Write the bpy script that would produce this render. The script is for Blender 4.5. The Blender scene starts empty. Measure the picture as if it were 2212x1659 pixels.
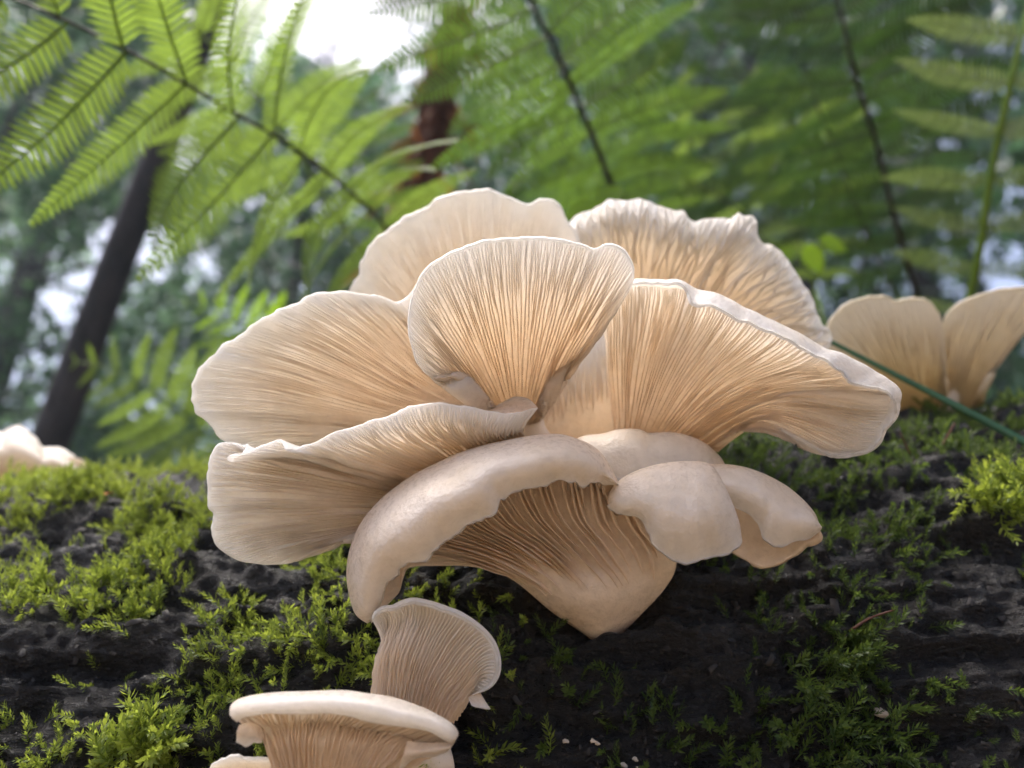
import bpy, math, random
import numpy as np
from mathutils import Vector, Matrix
R = math.radians
random.seed(7)
rng = np.random.default_rng(7)
scene = bpy.context.scene
col = scene.collection

# ------------------------------------------------------------------ camera
PITCH = R(25.0)
CAM = np.array([0.0, 0.0, 0.27])
FWD = np.array([0.0, math.cos(PITCH), math.sin(PITCH)])
RGT = np.array([1.0, 0.0, 0.0])
UPV = np.array([0.0, -math.sin(PITCH), math.cos(PITCH)])
cam_d = bpy.data.cameras.new('camera')
cam = bpy.data.objects.new('camera', cam_d)
col.objects.link(cam)
cam.location = CAM
cam.rotation_euler = (R(90) + PITCH, 0, 0)
cam_d.sensor_width = 36.0
cam_d.lens = 26.0
cam_d.clip_start = 0.01
cam_d.clip_end = 500.0
cam_d.dof.use_dof = True
cam_d.dof.focus_distance = 0.243
cam_d.dof.aperture_fstop = 6.2
cam_d.dof.aperture_blades = 0
scene.camera = cam

# ------------------------------------------------------------------ world, sun, exposure
SUN_AZ = R(-75.0)      # measured from the view direction (+Y), positive to the right
SUN_EL = R(74.0)
world = bpy.data.worlds.new('World')
scene.world = world
world.use_nodes = True
wn = world.node_tree
sky = wn.nodes.new('ShaderNodeTexSky')
sky.sky_type = 'NISHITA'
sky.sun_disc = False
sky.sun_elevation = SUN_EL
sky.sun_rotation = SUN_AZ
sky.air_density = 0.30
sky.dust_density = 4.0
sky.ozone_density = 1.0
wn.links.new(sky.outputs[0], wn.nodes['Background'].inputs[0])
wn.nodes['Background'].inputs[1].default_value = 0.11
sun_d = bpy.data.lights.new('sun', 'SUN')
sun_d.energy = 0.85
sun_d.angle = R(40)
sun_d.color = (1.0, 0.95, 0.88)
sun = bpy.data.objects.new('sun', sun_d)
col.objects.link(sun)
sdir = Vector((math.sin(SUN_AZ) * math.cos(SUN_EL), math.cos(SUN_AZ) * math.cos(SUN_EL), math.sin(SUN_EL)))
sun.rotation_euler = sdir.to_track_quat('Z', 'Y').to_euler()
sun.location = (-2, 4, 12)

scene.view_settings.view_transform = 'Standard'
scene.view_settings.look = 'None'
scene.view_settings.exposure = 2.55
scene.view_settings.gamma = 1.0
scene.view_settings.use_curve_mapping = False
scene.render.engine = 'CYCLES'
scene.cycles.use_denoising = True
scene.cycles.max_bounces = 10
scene.cycles.diffuse_bounces = 6
scene.cycles.transmission_bounces = 6
scene.cycles.transparent_max_bounces = 8
scene.cycles.sample_clamp_indirect = 6.0
scene.cycles.caustics_reflective = False
scene.cycles.caustics_refractive = False

# ------------------------------------------------------------------ helpers
FPX = 26.0 / 36.0 * 2212.0
def pw(px, py, d):
    """photograph position (2212 px wide view) + distance along the view axis in metres -> world"""
    x = (np.asarray(px, float) - 1106.0) / FPX
    y = -(np.asarray(py, float) - 829.5) / FPX
    d = np.asarray(d, float)
    return CAM + d[..., None] * (FWD + x[..., None] * RGT + y[..., None] * UPV)

def ray(px, py):
    v = FWD + (px - 1106.0) / FPX * RGT - (py - 829.5) / FPX * UPV
    return v / np.linalg.norm(v)

def mesh_np(name, V, F, attrs=None, smooth=True):
    """V (n,3); F list of int arrays each (m,k)"""
    me = bpy.data.meshes.new(name)
    V = np.ascontiguousarray(V, dtype=np.float32)
    if not isinstance(F, (list, tuple)):
        F = [F]
    F = [np.asarray(f, dtype=np.int32) for f in F if len(f)]
    loops = np.concatenate([f.ravel() for f in F])
    tot = np.concatenate([np.full(len(f), f.shape[1], np.int32) for f in F])
    start = np.concatenate([[0], np.cumsum(tot)[:-1]]).astype(np.int32)
    me.vertices.add(len(V)); me.vertices.foreach_set('co', V.ravel())
    me.loops.add(len(loops)); me.loops.foreach_set('vertex_index', loops)
    me.polygons.add(len(tot))
    me.polygons.foreach_set('loop_start', start)
    me.polygons.foreach_set('loop_total', tot)
    if smooth:
        me.polygons.foreach_set('use_smooth', np.ones(len(tot), bool))
    if attrs:
        for k, a in attrs.items():
            at = me.attributes.new(k, 'FLOAT', 'POINT')
            at.data.foreach_set('value', np.ascontiguousarray(a, dtype=np.float32))
    me.update(calc_edges=True)
    me.validate()
    return me

def link(name, me, mat=None, parent=None):
    o = bpy.data.objects.new(name, me)
    col.objects.link(o)
    if mat is not None and me is not None and not me.materials:
        me.materials.append(mat)
    if parent is not None:
        o.parent = parent
        o.matrix_parent_inverse = parent.matrix_world.inverted()
    return o

def empty(name, loc, label, cat, group=None):
    o = bpy.data.objects.new(name, None)
    col.objects.link(o)
    o.location = loc
    o.matrix_world = Matrix.Translation(loc)
    o.empty_display_size = 0.02
    tag(o, label, cat, group)
    return o

def tag(o, label=None, cat=None, group=None, kind=None):
    if label: o['label'] = label
    if cat: o['category'] = cat
    if group: o['group'] = group
    if kind: o['kind'] = kind
    return o

def grid_faces(nu, nv, closed=False):
    i, j = np.meshgrid(np.arange(nu if closed else nu - 1), np.arange(nv - 1), indexing='ij')
    i2 = (i + 1) % nu
    return np.stack([i * nv + j, i2 * nv + j, i2 * nv + j + 1, i * nv + j + 1], -1).reshape(-1, 4)

def cat_rom(P, n, by_index=False):
    """smooth curve through P (k,d) resampled to n points"""
    P = np.asarray(P, float)
    k = len(P)
    if by_index:
        s = np.arange(k, dtype=float)
    else:
        s = np.concatenate([[0], np.cumsum(np.maximum(np.linalg.norm(np.diff(P, axis=0), axis=1), 1e-9))])
    t = np.linspace(0, s[-1], n)
    return hermite(s, P, t)

def hermite(s, P, t):
    """P (k, ...) with knots s -> values at t"""
    k = len(s)
    shp = (-1,) + (1,) * (P.ndim - 1)
    if k == 2:
        w = ((t - s[0]) / (s[1] - s[0])).reshape(shp)
        return P[0] * (1 - w) + P[1] * w
    ds = np.diff(s)
    sl = np.diff(P, axis=0) / ds.reshape(shp)
    m = np.empty_like(P)
    m[1:-1] = (sl[:-1] * ds[1:].reshape(shp) + sl[1:] * ds[:-1].reshape(shp)) / (ds[:-1] + ds[1:]).reshape(shp)
    m[0] = sl[0]; m[-1] = sl[-1]
    i = np.clip(np.searchsorted(s, t, side='right') - 1, 0, k - 2)
    h = ds[i].reshape(shp); x = ((t - s[i]) / ds[i]).reshape(shp)
    return ((1 + 2 * x) * (1 - x) ** 2 * P[i] + x * (1 - x) ** 2 * h * m[i]
            + x * x * (3 - 2 * x) * P[i + 1] + x * x * (x - 1) * h * m[i + 1])

def unit(v):
    return v / np.maximum(np.linalg.norm(v, axis=-1, keepdims=True), 1e-12)

def noise1(x, seed, octaves=3):
    r = np.random.default_rng(seed)
    y = np.zeros_like(x)
    a = 1.0
    for o in range(octaves):
        ph = r.uniform(0, 6.28, 4); fr = r.uniform(0.6, 1.4, 4) * 2 ** o
        for p, f in zip(ph, fr):
            y = y + a * np.sin(x * f + p) / 4
        a *= 0.55
    return y

class VNoise:
    """tileless value noise on a 3-D lattice"""
    def __init__(self, seed):
        self.t = np.random.default_rng(seed).uniform(-1, 1, (32, 32, 32))
    def __call__(self, p):
        i = np.floor(p).astype(int); f = p - i
        f = f * f * (3 - 2 * f)
        g = lambda a, b, c: self.t[(i[..., 0] + a) % 32, (i[..., 1] + b) % 32, (i[..., 2] + c) % 32]
        x, y, z = f[..., 0], f[..., 1], f[..., 2]
        c00 = g(0, 0, 0) * (1 - x) + g(1, 0, 0) * x; c10 = g(0, 1, 0) * (1 - x) + g(1, 1, 0) * x
        c01 = g(0, 0, 1) * (1 - x) + g(1, 0, 1) * x; c11 = g(0, 1, 1) * (1 - x) + g(1, 1, 1) * x
        return (c00 * (1 - y) + c10 * y) * (1 - z) + (c01 * (1 - y) + c11 * y) * z
    def fbm(self, p, o=4):
        a = 1.0; y = 0
        for k in range(o):
            y = y + a * self(p * 2 ** k + 7.3 * k); a *= 0.5
        return y
vn = VNoise(3)

def tube(path, rad, n=10, cap=True):
    path = np.asarray(path, float); k = len(path)
    rad = np.broadcast_to(np.asarray(rad, float), (k,))
    T = unit(np.gradient(path, axis=0))
    ref = np.array([0.0, 0.0, 1.0]) if abs(T[0][2]) < 0.9 else np.array([1.0, 0.0, 0.0])
    A = unit(np.cross(T, ref)); B = np.cross(T, A)
    th = np.linspace(0, 2 * np.pi, n, endpoint=False)
    V = path[None] + rad[None, :, None] * (np.cos(th)[:, None, None] * A[None] + np.sin(th)[:, None, None] * B[None])
    F = [grid_faces(n, k, closed=True)]
    V = V.reshape(-1, 3)
    if cap:
        V = np.vstack([V, path[:1], path[-1:]])
        c0, c1 = n * k, n * k + 1
        i = np.arange(n); i2 = (i + 1) % n
        F.append(np.stack([i2 * k, i * k, np.full(n, c0)], -1))
        F.append(np.stack([i * k + k - 1, i2 * k + k - 1, np.full(n, c1)], -1))
    return V, F

class Acc:
    def __init__(self): self.V = []; self.F = {}; self.n = 0; self.A = []
    def add(self, V, F, a=None):
        F = F if isinstance(F, (list, tuple)) else [F]
        for f in F:
            f = np.asarray(f)
            if len(f): self.F.setdefault(f.shape[1], []).append(f + self.n)
        self.V.append(V); self.n += len(V)
        self.A.append(np.zeros(len(V)) if a is None else np.broadcast_to(a, (len(V),)))
    def mesh(self, name, smooth=True, attr=None):
        return mesh_np(name, np.vstack(self.V), [np.vstack(f) for f in self.F.values()],
                       {attr: np.concatenate(self.A)} if attr else None, smooth)

# ------------------------------------------------------------------ materials
def new_mat(name):
    m = bpy.data.materials.new(name); m.use_nodes = True
    nt = m.node_tree; nt.nodes.clear()
    out = nt.nodes.new('ShaderNodeOutputMaterial')
    return m, nt, out

def N(nt, t, **kw):
    n = nt.nodes.new(t)
    for k, v in kw.items():
        if k.startswith('i_'): n.inputs[k[2:]].default_value = v
        else: setattr(n, k, v)
    return n

def ramp(nt, fac, stops):
    r = N(nt, 'ShaderNodeValToRGB')
    e = r.color_ramp.elements
    while len(e) < len(stops): e.new(0.5)
    for el, (p, c) in zip(e, stops):
        el.position = p; el.color = (*c, 1) if len(c) == 3 else c
    nt.links.new(fac, r.inputs[0])
    return r.outputs[0]

def mushroom_mat(name, trans=0.45, refl_stops=None, trans_stops=None, rough=0.45, spec=0.35, streak=0.0, mottle=0.0, bumpd=0.0004):
    m, nt, out = new_mat(name)
    L = nt.links.new
    at = N(nt, 'ShaderNodeAttribute', attribute_name='v')
    tc = N(nt, 'ShaderNodeTexCoord')
    no = N(nt, 'ShaderNodeTexNoise', i_Scale=260.0, i_Detail=4.0)
    L(tc.outputs['Object'], no.inputs['Vector'])
    rc = ramp(nt, at.outputs['Fac'], refl_stops or [(0.0, (0.85, 0.75, 0.64)), (0.5, (0.89, 0.82, 0.74)), (0.82, (0.93, 0.90, 0.86)), (1.0, (0.95, 0.94, 0.92))])
    tcn = ramp(nt, at.outputs['Fac'], trans_stops or [(0.0, (0.96, 0.76, 0.52)), (0.5, (0.97, 0.85, 0.69)), (0.82, (0.98, 0.93, 0.86)), (1.0, (0.98, 0.97, 0.95))])
    mv = N(nt, 'ShaderNodeMapRange'); mv.inputs[1].default_value = 0.3; mv.inputs[2].default_value = 0.7
    mv.inputs[3].default_value = 1.0 - 0.10 - mottle; mv.inputs[4].default_value = 1.0
    L(no.outputs[0], mv.inputs[0])
    mul = N(nt, 'ShaderNodeMix', data_type='RGBA', blend_type='MULTIPLY'); mul.inputs[0].default_value = 1.0
    nb = N(nt, 'ShaderNodeTexNoise', i_Scale=70.0, i_Detail=3.0)
    L(tc.outputs['Object'], nb.inputs['Vector'])
    tint = ramp(nt, nb.outputs[0], [(0.35, (0.96, 0.93, 0.87)), (0.6, (1.0, 1.0, 1.0))])
    m2 = N(nt, 'ShaderNodeMix', data_type='RGBA', blend_type='MULTIPLY'); m2.inputs[0].default_value = 1.0
    L(rc, m2.inputs[6]); L(tint, m2.inputs[7])
    L(m2.outputs[2], mul.inputs[6]); L(mv.outputs[0], mul.inputs[7])
    p = N(nt, 'ShaderNodeBsdfPrincipled')
    p.inputs['Roughness'].default_value = rough
    p.inputs['Specular IOR Level'].default_value = spec
    L(mul.outputs[2], p.inputs['Base Color'])
    n3 = N(nt, 'ShaderNodeTexNoise', i_Scale=420.0, i_Detail=6.0, i_Roughness=0.7)
    L(tc.outputs['Object'], n3.inputs['Vector'])
    rr = N(nt, 'ShaderNodeMapRange'); rr.inputs[1].default_value = 0.35; rr.inputs[2].default_value = 0.65
    rr.inputs[3].default_value = max(rough - 0.16, 0.1); rr.inputs[4].default_value = rough + 0.2
    L(n3.outputs[0], rr.inputs[0]); L(rr.outputs[0], p.inputs['Roughness'])
    n2 = N(nt, 'ShaderNodeTexNoise', i_Scale=900.0, i_Detail=3.0)
    L(tc.outputs['Object'], n2.inputs['Vector'])
    b = N(nt, 'ShaderNodeBump', i_Strength=0.45, i_Distance=bumpd)
    hm = N(nt, 'ShaderNodeMath', operation='MULTIPLY_ADD'); hm.inputs[1].default_value = 1.6
    L(no.outputs[0], hm.inputs[0]); L(n2.outputs[0], hm.inputs[2])
    L(hm.outputs[0], b.inputs['Height']); L(b.outputs[0], p.inputs['Normal'])
    t = N(nt, 'ShaderNodeBsdfTranslucent')
    L(tcn, t.inputs['Color'])
    mx = N(nt, 'ShaderNodeMixShader')
    tf = N(nt, 'ShaderNodeMapRange'); tf.inputs[1].default_value = 0.0; tf.inputs[2].default_value = 0.7     # thick flesh near the stalk lets less light through
    tf.inputs[3].default_value = trans * 0.45; tf.inputs[4].default_value = trans
    L(at.outputs['Fac'], tf.inputs[0]); L(tf.outputs[0], mx.inputs[0])
    L(p.outputs[0], mx.inputs[1]); L(t.outputs[0], mx.inputs[2]); L(mx.outputs[0], out.inputs[0])
    return m

MCAP = mushroom_mat('mushroom_flesh', trans=0.55, rough=0.29, spec=0.65, mottle=0.07, bumpd=0.0012)
MGILL = mushroom_mat('mushroom_gill', trans=0.55, rough=0.6, spec=0.2)
MGILL_W = mushroom_mat('white_gill', trans=0.35, rough=0.6, spec=0.2, refl_stops=[(0.0, (0.86, 0.80, 0.70)), (0.5, (0.91, 0.88, 0.82)), (1.0, (0.93, 0.92, 0.89))])
MOLD_SHADE = mushroom_mat('aged_yellowish_shaded_flesh', trans=0.40, rough=0.45, spec=0.3, refl_stops=[(0.0, (0.60, 0.50, 0.32)), (0.6, (0.70, 0.62, 0.46)), (1.0, (0.80, 0.75, 0.64))], trans_stops=[(0.0, (0.80, 0.62, 0.34)), (0.6, (0.86, 0.74, 0.50)), (1.0, (0.92, 0.86, 0.72))])  # yellower flesh, with the ferns' shade also darkened into the colour
MSTEM = mushroom_mat('mushroom_stem', trans=0.25, rough=0.6, spec=0.2)

def leaf_mat(name, c1, c2, tcol, trans=0.5, rough=0.45, scale=3.0, spec=0.4, obj_random=0.0):
    m, nt, out = new_mat(name)
    L = nt.links.new
    tc = N(nt, 'ShaderNodeTexCoord')
    geo = N(nt, 'ShaderNodeNewGeometry')
    no = N(nt, 'ShaderNodeTexNoise', i_Scale=scale, i_Detail=2.0)
    L(geo.outputs['Position'], no.inputs['Vector'])
    add = N(nt, 'ShaderNodeMath', operation='ADD'); L(no.outputs[0], add.inputs[0])
    sc = N(nt, 'ShaderNodeMath', operation='MULTIPLY_ADD'); sc.inputs[1].default_value = 0.5; sc.inputs[2].default_value = -0.25
    L(geo.outputs['Random Per Island'], sc.inputs[0]); L(sc.outputs[0], add.inputs[1])
    c = ramp(nt, add.outputs[0], [(0.25, c1), (0.75, c2)])
    p = N(nt, 'ShaderNodeBsdfPrincipled'); L(c, p.inputs['Base Color'])
    p.inputs['Roughness'].default_value = rough; p.inputs['Specular IOR Level'].default_value = spec
    t = N(nt, 'ShaderNodeBsdfTranslucent')
    k = N(nt, 'ShaderNodeMix', data_type='RGBA', blend_type='MULTIPLY'); k.inputs[0].default_value = 1.0
    k.inputs[6].default_value = (*tcol, 1)
    mv = N(nt, 'ShaderNodeMapRange'); mv.inputs[1].default_value = 0.2; mv.inputs[2].default_value = 0.8
    mv.inputs[3].default_value = 0.6; mv.inputs[4].default_value = 1.1
    L(add.outputs[0], mv.inputs[0]); L(mv.outputs[0], k.inputs[7]); L(k.outputs[2], t.inputs['Color'])
    mx = N(nt, 'ShaderNodeMixShader', i_Fac=trans)
    L(p.outputs[0], mx.inputs[1]); L(t.outputs[0], mx.inputs[2]); L(mx.outputs[0], out.inputs[0])
    return m

MFERN = leaf_mat('fern_green', (0.0259, 0.0630, 0.0126), (0.0646, 0.1170, 0.0226), (0.1466, 0.2610, 0.0316), trans=0.45, scale=9, rough=0.35, spec=0.5)
MFERN_Y = leaf_mat('fern_yellow_green', (0.0517, 0.1013, 0.0195), (0.1035, 0.1620, 0.0342), (0.2587, 0.3847, 0.0537), trans=0.5, scale=9, rough=0.4)
MFERN_SHEEN = leaf_mat('sky_sheen_wet_fern', (0.09, 0.15, 0.07), (0.20, 0.27, 0.15), (0.28, 0.40, 0.10), trans=0.4, scale=9, rough=0.22, spec=0.9)  # sky reflection on the wet leaflets is painted into the lighter base
MVIVID = leaf_mat('vivid_leaf', (0.07, 0.16, 0.012), (0.11, 0.22, 0.02), (0.34, 0.56, 0.03), trans=0.55, scale=20, rough=0.4)
MFERN_D = leaf_mat('fern_dark_green', (0.0112, 0.0338, 0.0090), (0.0338, 0.0675, 0.0150), (0.0525, 0.1125, 0.0188), trans=0.4, scale=9, rough=0.35, spec=0.5)
MCANOPY = leaf_mat('hazed_canopy_leaf', (0.0184, 0.0480, 0.0384), (0.0460, 0.0864, 0.0576), (0.0920, 0.2112, 0.0896), trans=0.35, scale=1.2, rough=0.4)  # haze and skylight are tinted into the leaf colour as extra blue
MCANOPY_L = leaf_mat('light_hazed_canopy_leaf', (0.0391, 0.0868, 0.0578), (0.0782, 0.1326, 0.0867), (0.1955, 0.3672, 0.1445), trans=0.4, scale=1.2, rough=0.4)  # lighter leaf, bluish haze tinted into its colour as well
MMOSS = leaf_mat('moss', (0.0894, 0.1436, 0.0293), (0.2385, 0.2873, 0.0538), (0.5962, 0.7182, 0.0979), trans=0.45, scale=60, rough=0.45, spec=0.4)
MMOSS_SHADE = leaf_mat('shaded_moss', (0.0330, 0.0700, 0.0156), (0.0880, 0.1300, 0.0260), (0.2200, 0.3200, 0.0520), trans=0.4, scale=60, rough=0.45, spec=0.4)  # the moss again, with the right side's shade put into the colour
MDEAD = leaf_mat('dead_frond_brown', (0.06, 0.025, 0.012), (0.16, 0.07, 0.03), (0.25, 0.10, 0.03), trans=0.3, scale=8, rough=0.7)

def bark_mat(name, c1, c2, scale, rough=0.6, spec=0.4, bump=0.6, dist=0.003, stretch=(1, 1, 1)):
    m, nt, out = new_mat(name)
    L = nt.links.new
    tc = N(nt, 'ShaderNodeTexCoord')
    mp = N(nt, 'ShaderNodeMapping'); mp.inputs['Scale'].default_value = stretch
    L(tc.outputs['Object'], mp.inputs[0])
    no = N(nt, 'ShaderNodeTexNoise', i_Scale=scale, i_Detail=8.0, i_Roughness=0.65)
    L(mp.outputs[0], no.inputs['Vector'])
    c = ramp(nt, no.outputs[0], [(0.35, c1), (0.7, c2)])
    p = N(nt, 'ShaderNodeBsdfPrincipled'); L(c, p.inputs['Base Color'])
    n2 = N(nt, 'ShaderNodeTexNoise', i_Scale=scale * 2.3, i_Detail=2.0)
    L(mp.outputs[0], n2.inputs['Vector'])
    rr = N(nt, 'ShaderNodeMapRange'); rr.inputs[1].default_value = 0.3; rr.inputs[2].default_value = 0.7
    rr.inputs[3].default_value = max(rough - 0.2, 0.05); rr.inputs[4].default_value = min(rough + 0.2, 1)
    L(n2.outputs[0], rr.inputs[0]); L(rr.outputs[0], p.inputs['Roughness'])
    p.inputs['Specular IOR Level'].default_value = spec
    b = N(nt, 'ShaderNodeBump', i_Strength=bump, i_Distance=dist)
    L(no.outputs[0], b.inputs['Height']); L(b.outputs[0], p.inputs['Normal']); L(p.outputs[0], out.inputs[0])
    return m
MLOG = bark_mat('wet_dark_bark', (0.002, 0.002, 0.0018), (0.012, 0.010, 0.009), 320, rough=0.36, spec=0.42, bump=1.0, dist=0.003, stretch=(0.5, 1, 1))
MBARK = bark_mat('tree_bark', (0.012, 0.013, 0.015), (0.038, 0.037, 0.040), 12, rough=0.8, spec=0.2, dist=0.02, stretch=(1, 1, 0.3))
MBROWN = bark_mat('brown_fibrous_bark', (0.03, 0.014, 0.010), (0.12, 0.055, 0.035), 14, rough=0.9, spec=0.1, dist=0.02, stretch=(1, 1, 0.4))
MSOIL = bark_mat('bounce_litter_soil', (0.07, 0.052, 0.034), (0.30, 0.235, 0.16), 6, rough=0.95, spec=0.1, dist=0.02)  # unseen ground made pale to bounce warm fill up at the mushrooms
MSTALK = bark_mat('dark_fern_stalk', (0.010, 0.010, 0.008), (0.03, 0.03, 0.018), 40, rough=0.5)
MSTALK_G = bark_mat('green_fern_stalk', (0.10, 0.19, 0.02), (0.16, 0.26, 0.03), 40, rough=0.5)

# ------------------------------------------------------------------ ground
def ground_z(x, y):
    p = np.stack([x * 0.35, y * 0.35, np.zeros_like(x)], -1)
    z = 0.06 * vn.fbm(p, 3) * np.clip((np.hypot(x, y) - 0.8) / 2, 0, 1)
    # an unseen bank, added to block front light, rises behind and to the right of the viewpoint; flat forest floor ahead
    b = np.clip((-y - 0.55) / 3.0, 0, 1)
    z = z + 0.7 * b * b * (3 - 2 * b) + 0.15 * np.clip(-y - 3.5, 0, 30)
    z = z + 0.12 * np.clip(y - 12, 0, 60)
    return z
g1 = np.concatenate([-np.geomspace(60, 0.5, 34), np.linspace(-0.45, 0.45, 13), np.geomspace(0.5, 60, 34)])
GX, GY = np.meshgrid(g1, g1, indexing='ij')
GV = np.stack([GX, GY, ground_z(GX, GY)], -1).reshape(-1, 3)
ground = link('ground', mesh_np('ground', GV, grid_faces(len(g1), len(g1))), MSOIL)
tag(ground, kind='structure')

# ------------------------------------------------------------------ fallen log
LOG_R = 0.21
LOG_C = np.array([0.0, 0.475, 0.2165])
LOG_D = unit(np.array([1.0, 0.0, 0.082]))
LOG_A = unit(np.cross(LOG_D, np.array([0.0, 1.0, 0.0])))   # up
if LOG_A[2] < 0: LOG_A = -LOG_A
LOG_B = np.cross(LOG_A, LOG_D)                             # away from the camera or toward it
if LOG_B[1] > 0: LOG_B = -LOG_B                            # toward the camera

def log_bump(s, th):
    p = np.stack([s * 9, np.cos(th) * 4.5, np.sin(th) * 4.5], -1)
    q = np.stack([s * 18 + np.cos(th) * 3, np.cos(th) * 20, np.sin(th) * 20], -1)
    w = np.stack([s * 55, np.cos(th) * 18, np.sin(th) * 18], -1)
    rid = 1 - np.abs(vn.fbm(q, 3)) * 1.4
    x = np.stack([s * 150, np.cos(th) * 33, np.sin(th) * 33], -1)
    y = np.stack([s * 330, np.cos(th) * 75, np.sin(th) * 75], -1)
    return 0.010 * vn.fbm(p, 3) + 0.007 * np.clip(rid, -1, 1) + 0.0036 * vn.fbm(w, 3) + 0.0028 * vn.fbm(x, 2) + 0.0012 * vn(y) - 0.006

def log_point(s, th, extra=0.0):
    r = LOG_R + log_bump(s, th) + extra
    d = np.cos(th)[..., None] * LOG_A + np.sin(th)[..., None] * LOG_B
    return LOG_C + s[..., None] * LOG_D + r[..., None] * d, d

def log_hit(px, py):
    """log surface point seen at a photograph position, and (s, th)"""
    d = ray(px, py)
    o = CAM - LOG_C
    dd = d - d.dot(LOG_D) * LOG_D; oo = o - o.dot(LOG_D) * LOG_D
    a = dd.dot(dd); b = 2 * dd.dot(oo); c = oo.dot(oo) - LOG_R ** 2
    q = b * b - 4 * a * c
    t = (-b - math.sqrt(max(q, 0))) / (2 * a)
    p = CAM + t * d
    rel = p - LOG_C
    s = rel.dot(LOG_D); th = math.atan2(rel.dot(LOG_B), rel.dot(LOG_A))
    P, n = log_point(np.array([s]), np.array([th]))
    return P[0], n[0], s, th

# fine lattice only on the side that faces the viewer
th = np.concatenate([np.linspace(-0.40, -0.02, 14), np.linspace(0.0, 1.95, 330), np.linspace(1.98, 2 * np.pi - 0.43, 36)])
ss = np.concatenate([np.linspace(-1.9, -0.38, 30), np.linspace(-0.37, 0.43, 620), np.linspace(0.45, 2.2, 34)])
S, T = np.meshgrid(ss, th, indexing='ij')
LV, _ = log_point(S, T)
# close ring in theta
nS, nT = S.shape
LV = LV.reshape(-1, 3)
i, j = np.meshgrid(np.arange(nS - 1), np.arange(nT), indexing='ij')
j2 = (j + 1) % nT
LF = np.stack([i * nT + j, i * nT + j2, (i + 1) * nT + j2, (i + 1) * nT + j], -1).reshape(-1, 4)
c0 = len(LV); LV = np.vstack([LV, LOG_C + ss[0] * LOG_D, LOG_C + ss[-1] * LOG_D])
jj = np.arange(nT); jj2 = (jj + 1) % nT
LC = np.vstack([np.stack([jj, jj2, np.full(nT, c0)], -1)[:, ::-1], np.stack([(nS - 1) * nT + jj, (nS - 1) * nT + jj2, np.full(nT, c0 + 1)], -1)])
log_e = empty('fallen_log', tuple(LOG_C - np.array([0, 0, LOG_R])), 'dark wet fallen log with rough bark carrying moss and mushrooms', 'log')
link('bark', mesh_np('bark', LV, [LF, LC]), MLOG, log_e)

# ------------------------------------------------------------------ mushrooms
def sheet(curves, nu, nv, by_index=False):
    """curves: list of (v, pts) or (v, 'auto', t, fn); pts (px, py, depth cm). returns world grid (nu,nv,3)"""
    out = []
    fixed = {}
    us = np.linspace(0, 1, nu)
    for idx, c in enumerate(curves):
        if not isinstance(c[1], str):
            p = np.asarray(c[1], float)
            fixed[idx] = cat_rom(p, nu, by_index)
    first = fixed[min(fixed)]; last = fixed[max(fixed)]
    for idx, c in enumerate(curves):
        if idx in fixed: q = fixed[idx]
        else:
            q = first * (1 - c[2]) + last * c[2]
            off = np.array([np.asarray(c[3](u), float) for u in us])
            q = q + off
        out.append((c[0], q))
    vs = np.array([o[0] for o in out], float)
    Q = np.array([pw(q[:, 0], q[:, 1], q[:, 2] / 100.0) for _, q in out])     # k,nu,3
    t = np.linspace(0, 1, nv)
    G = hermite(vs, Q, t)                                                     # nv,nu,3
    return np.transpose(G, (1, 0, 2))

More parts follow.
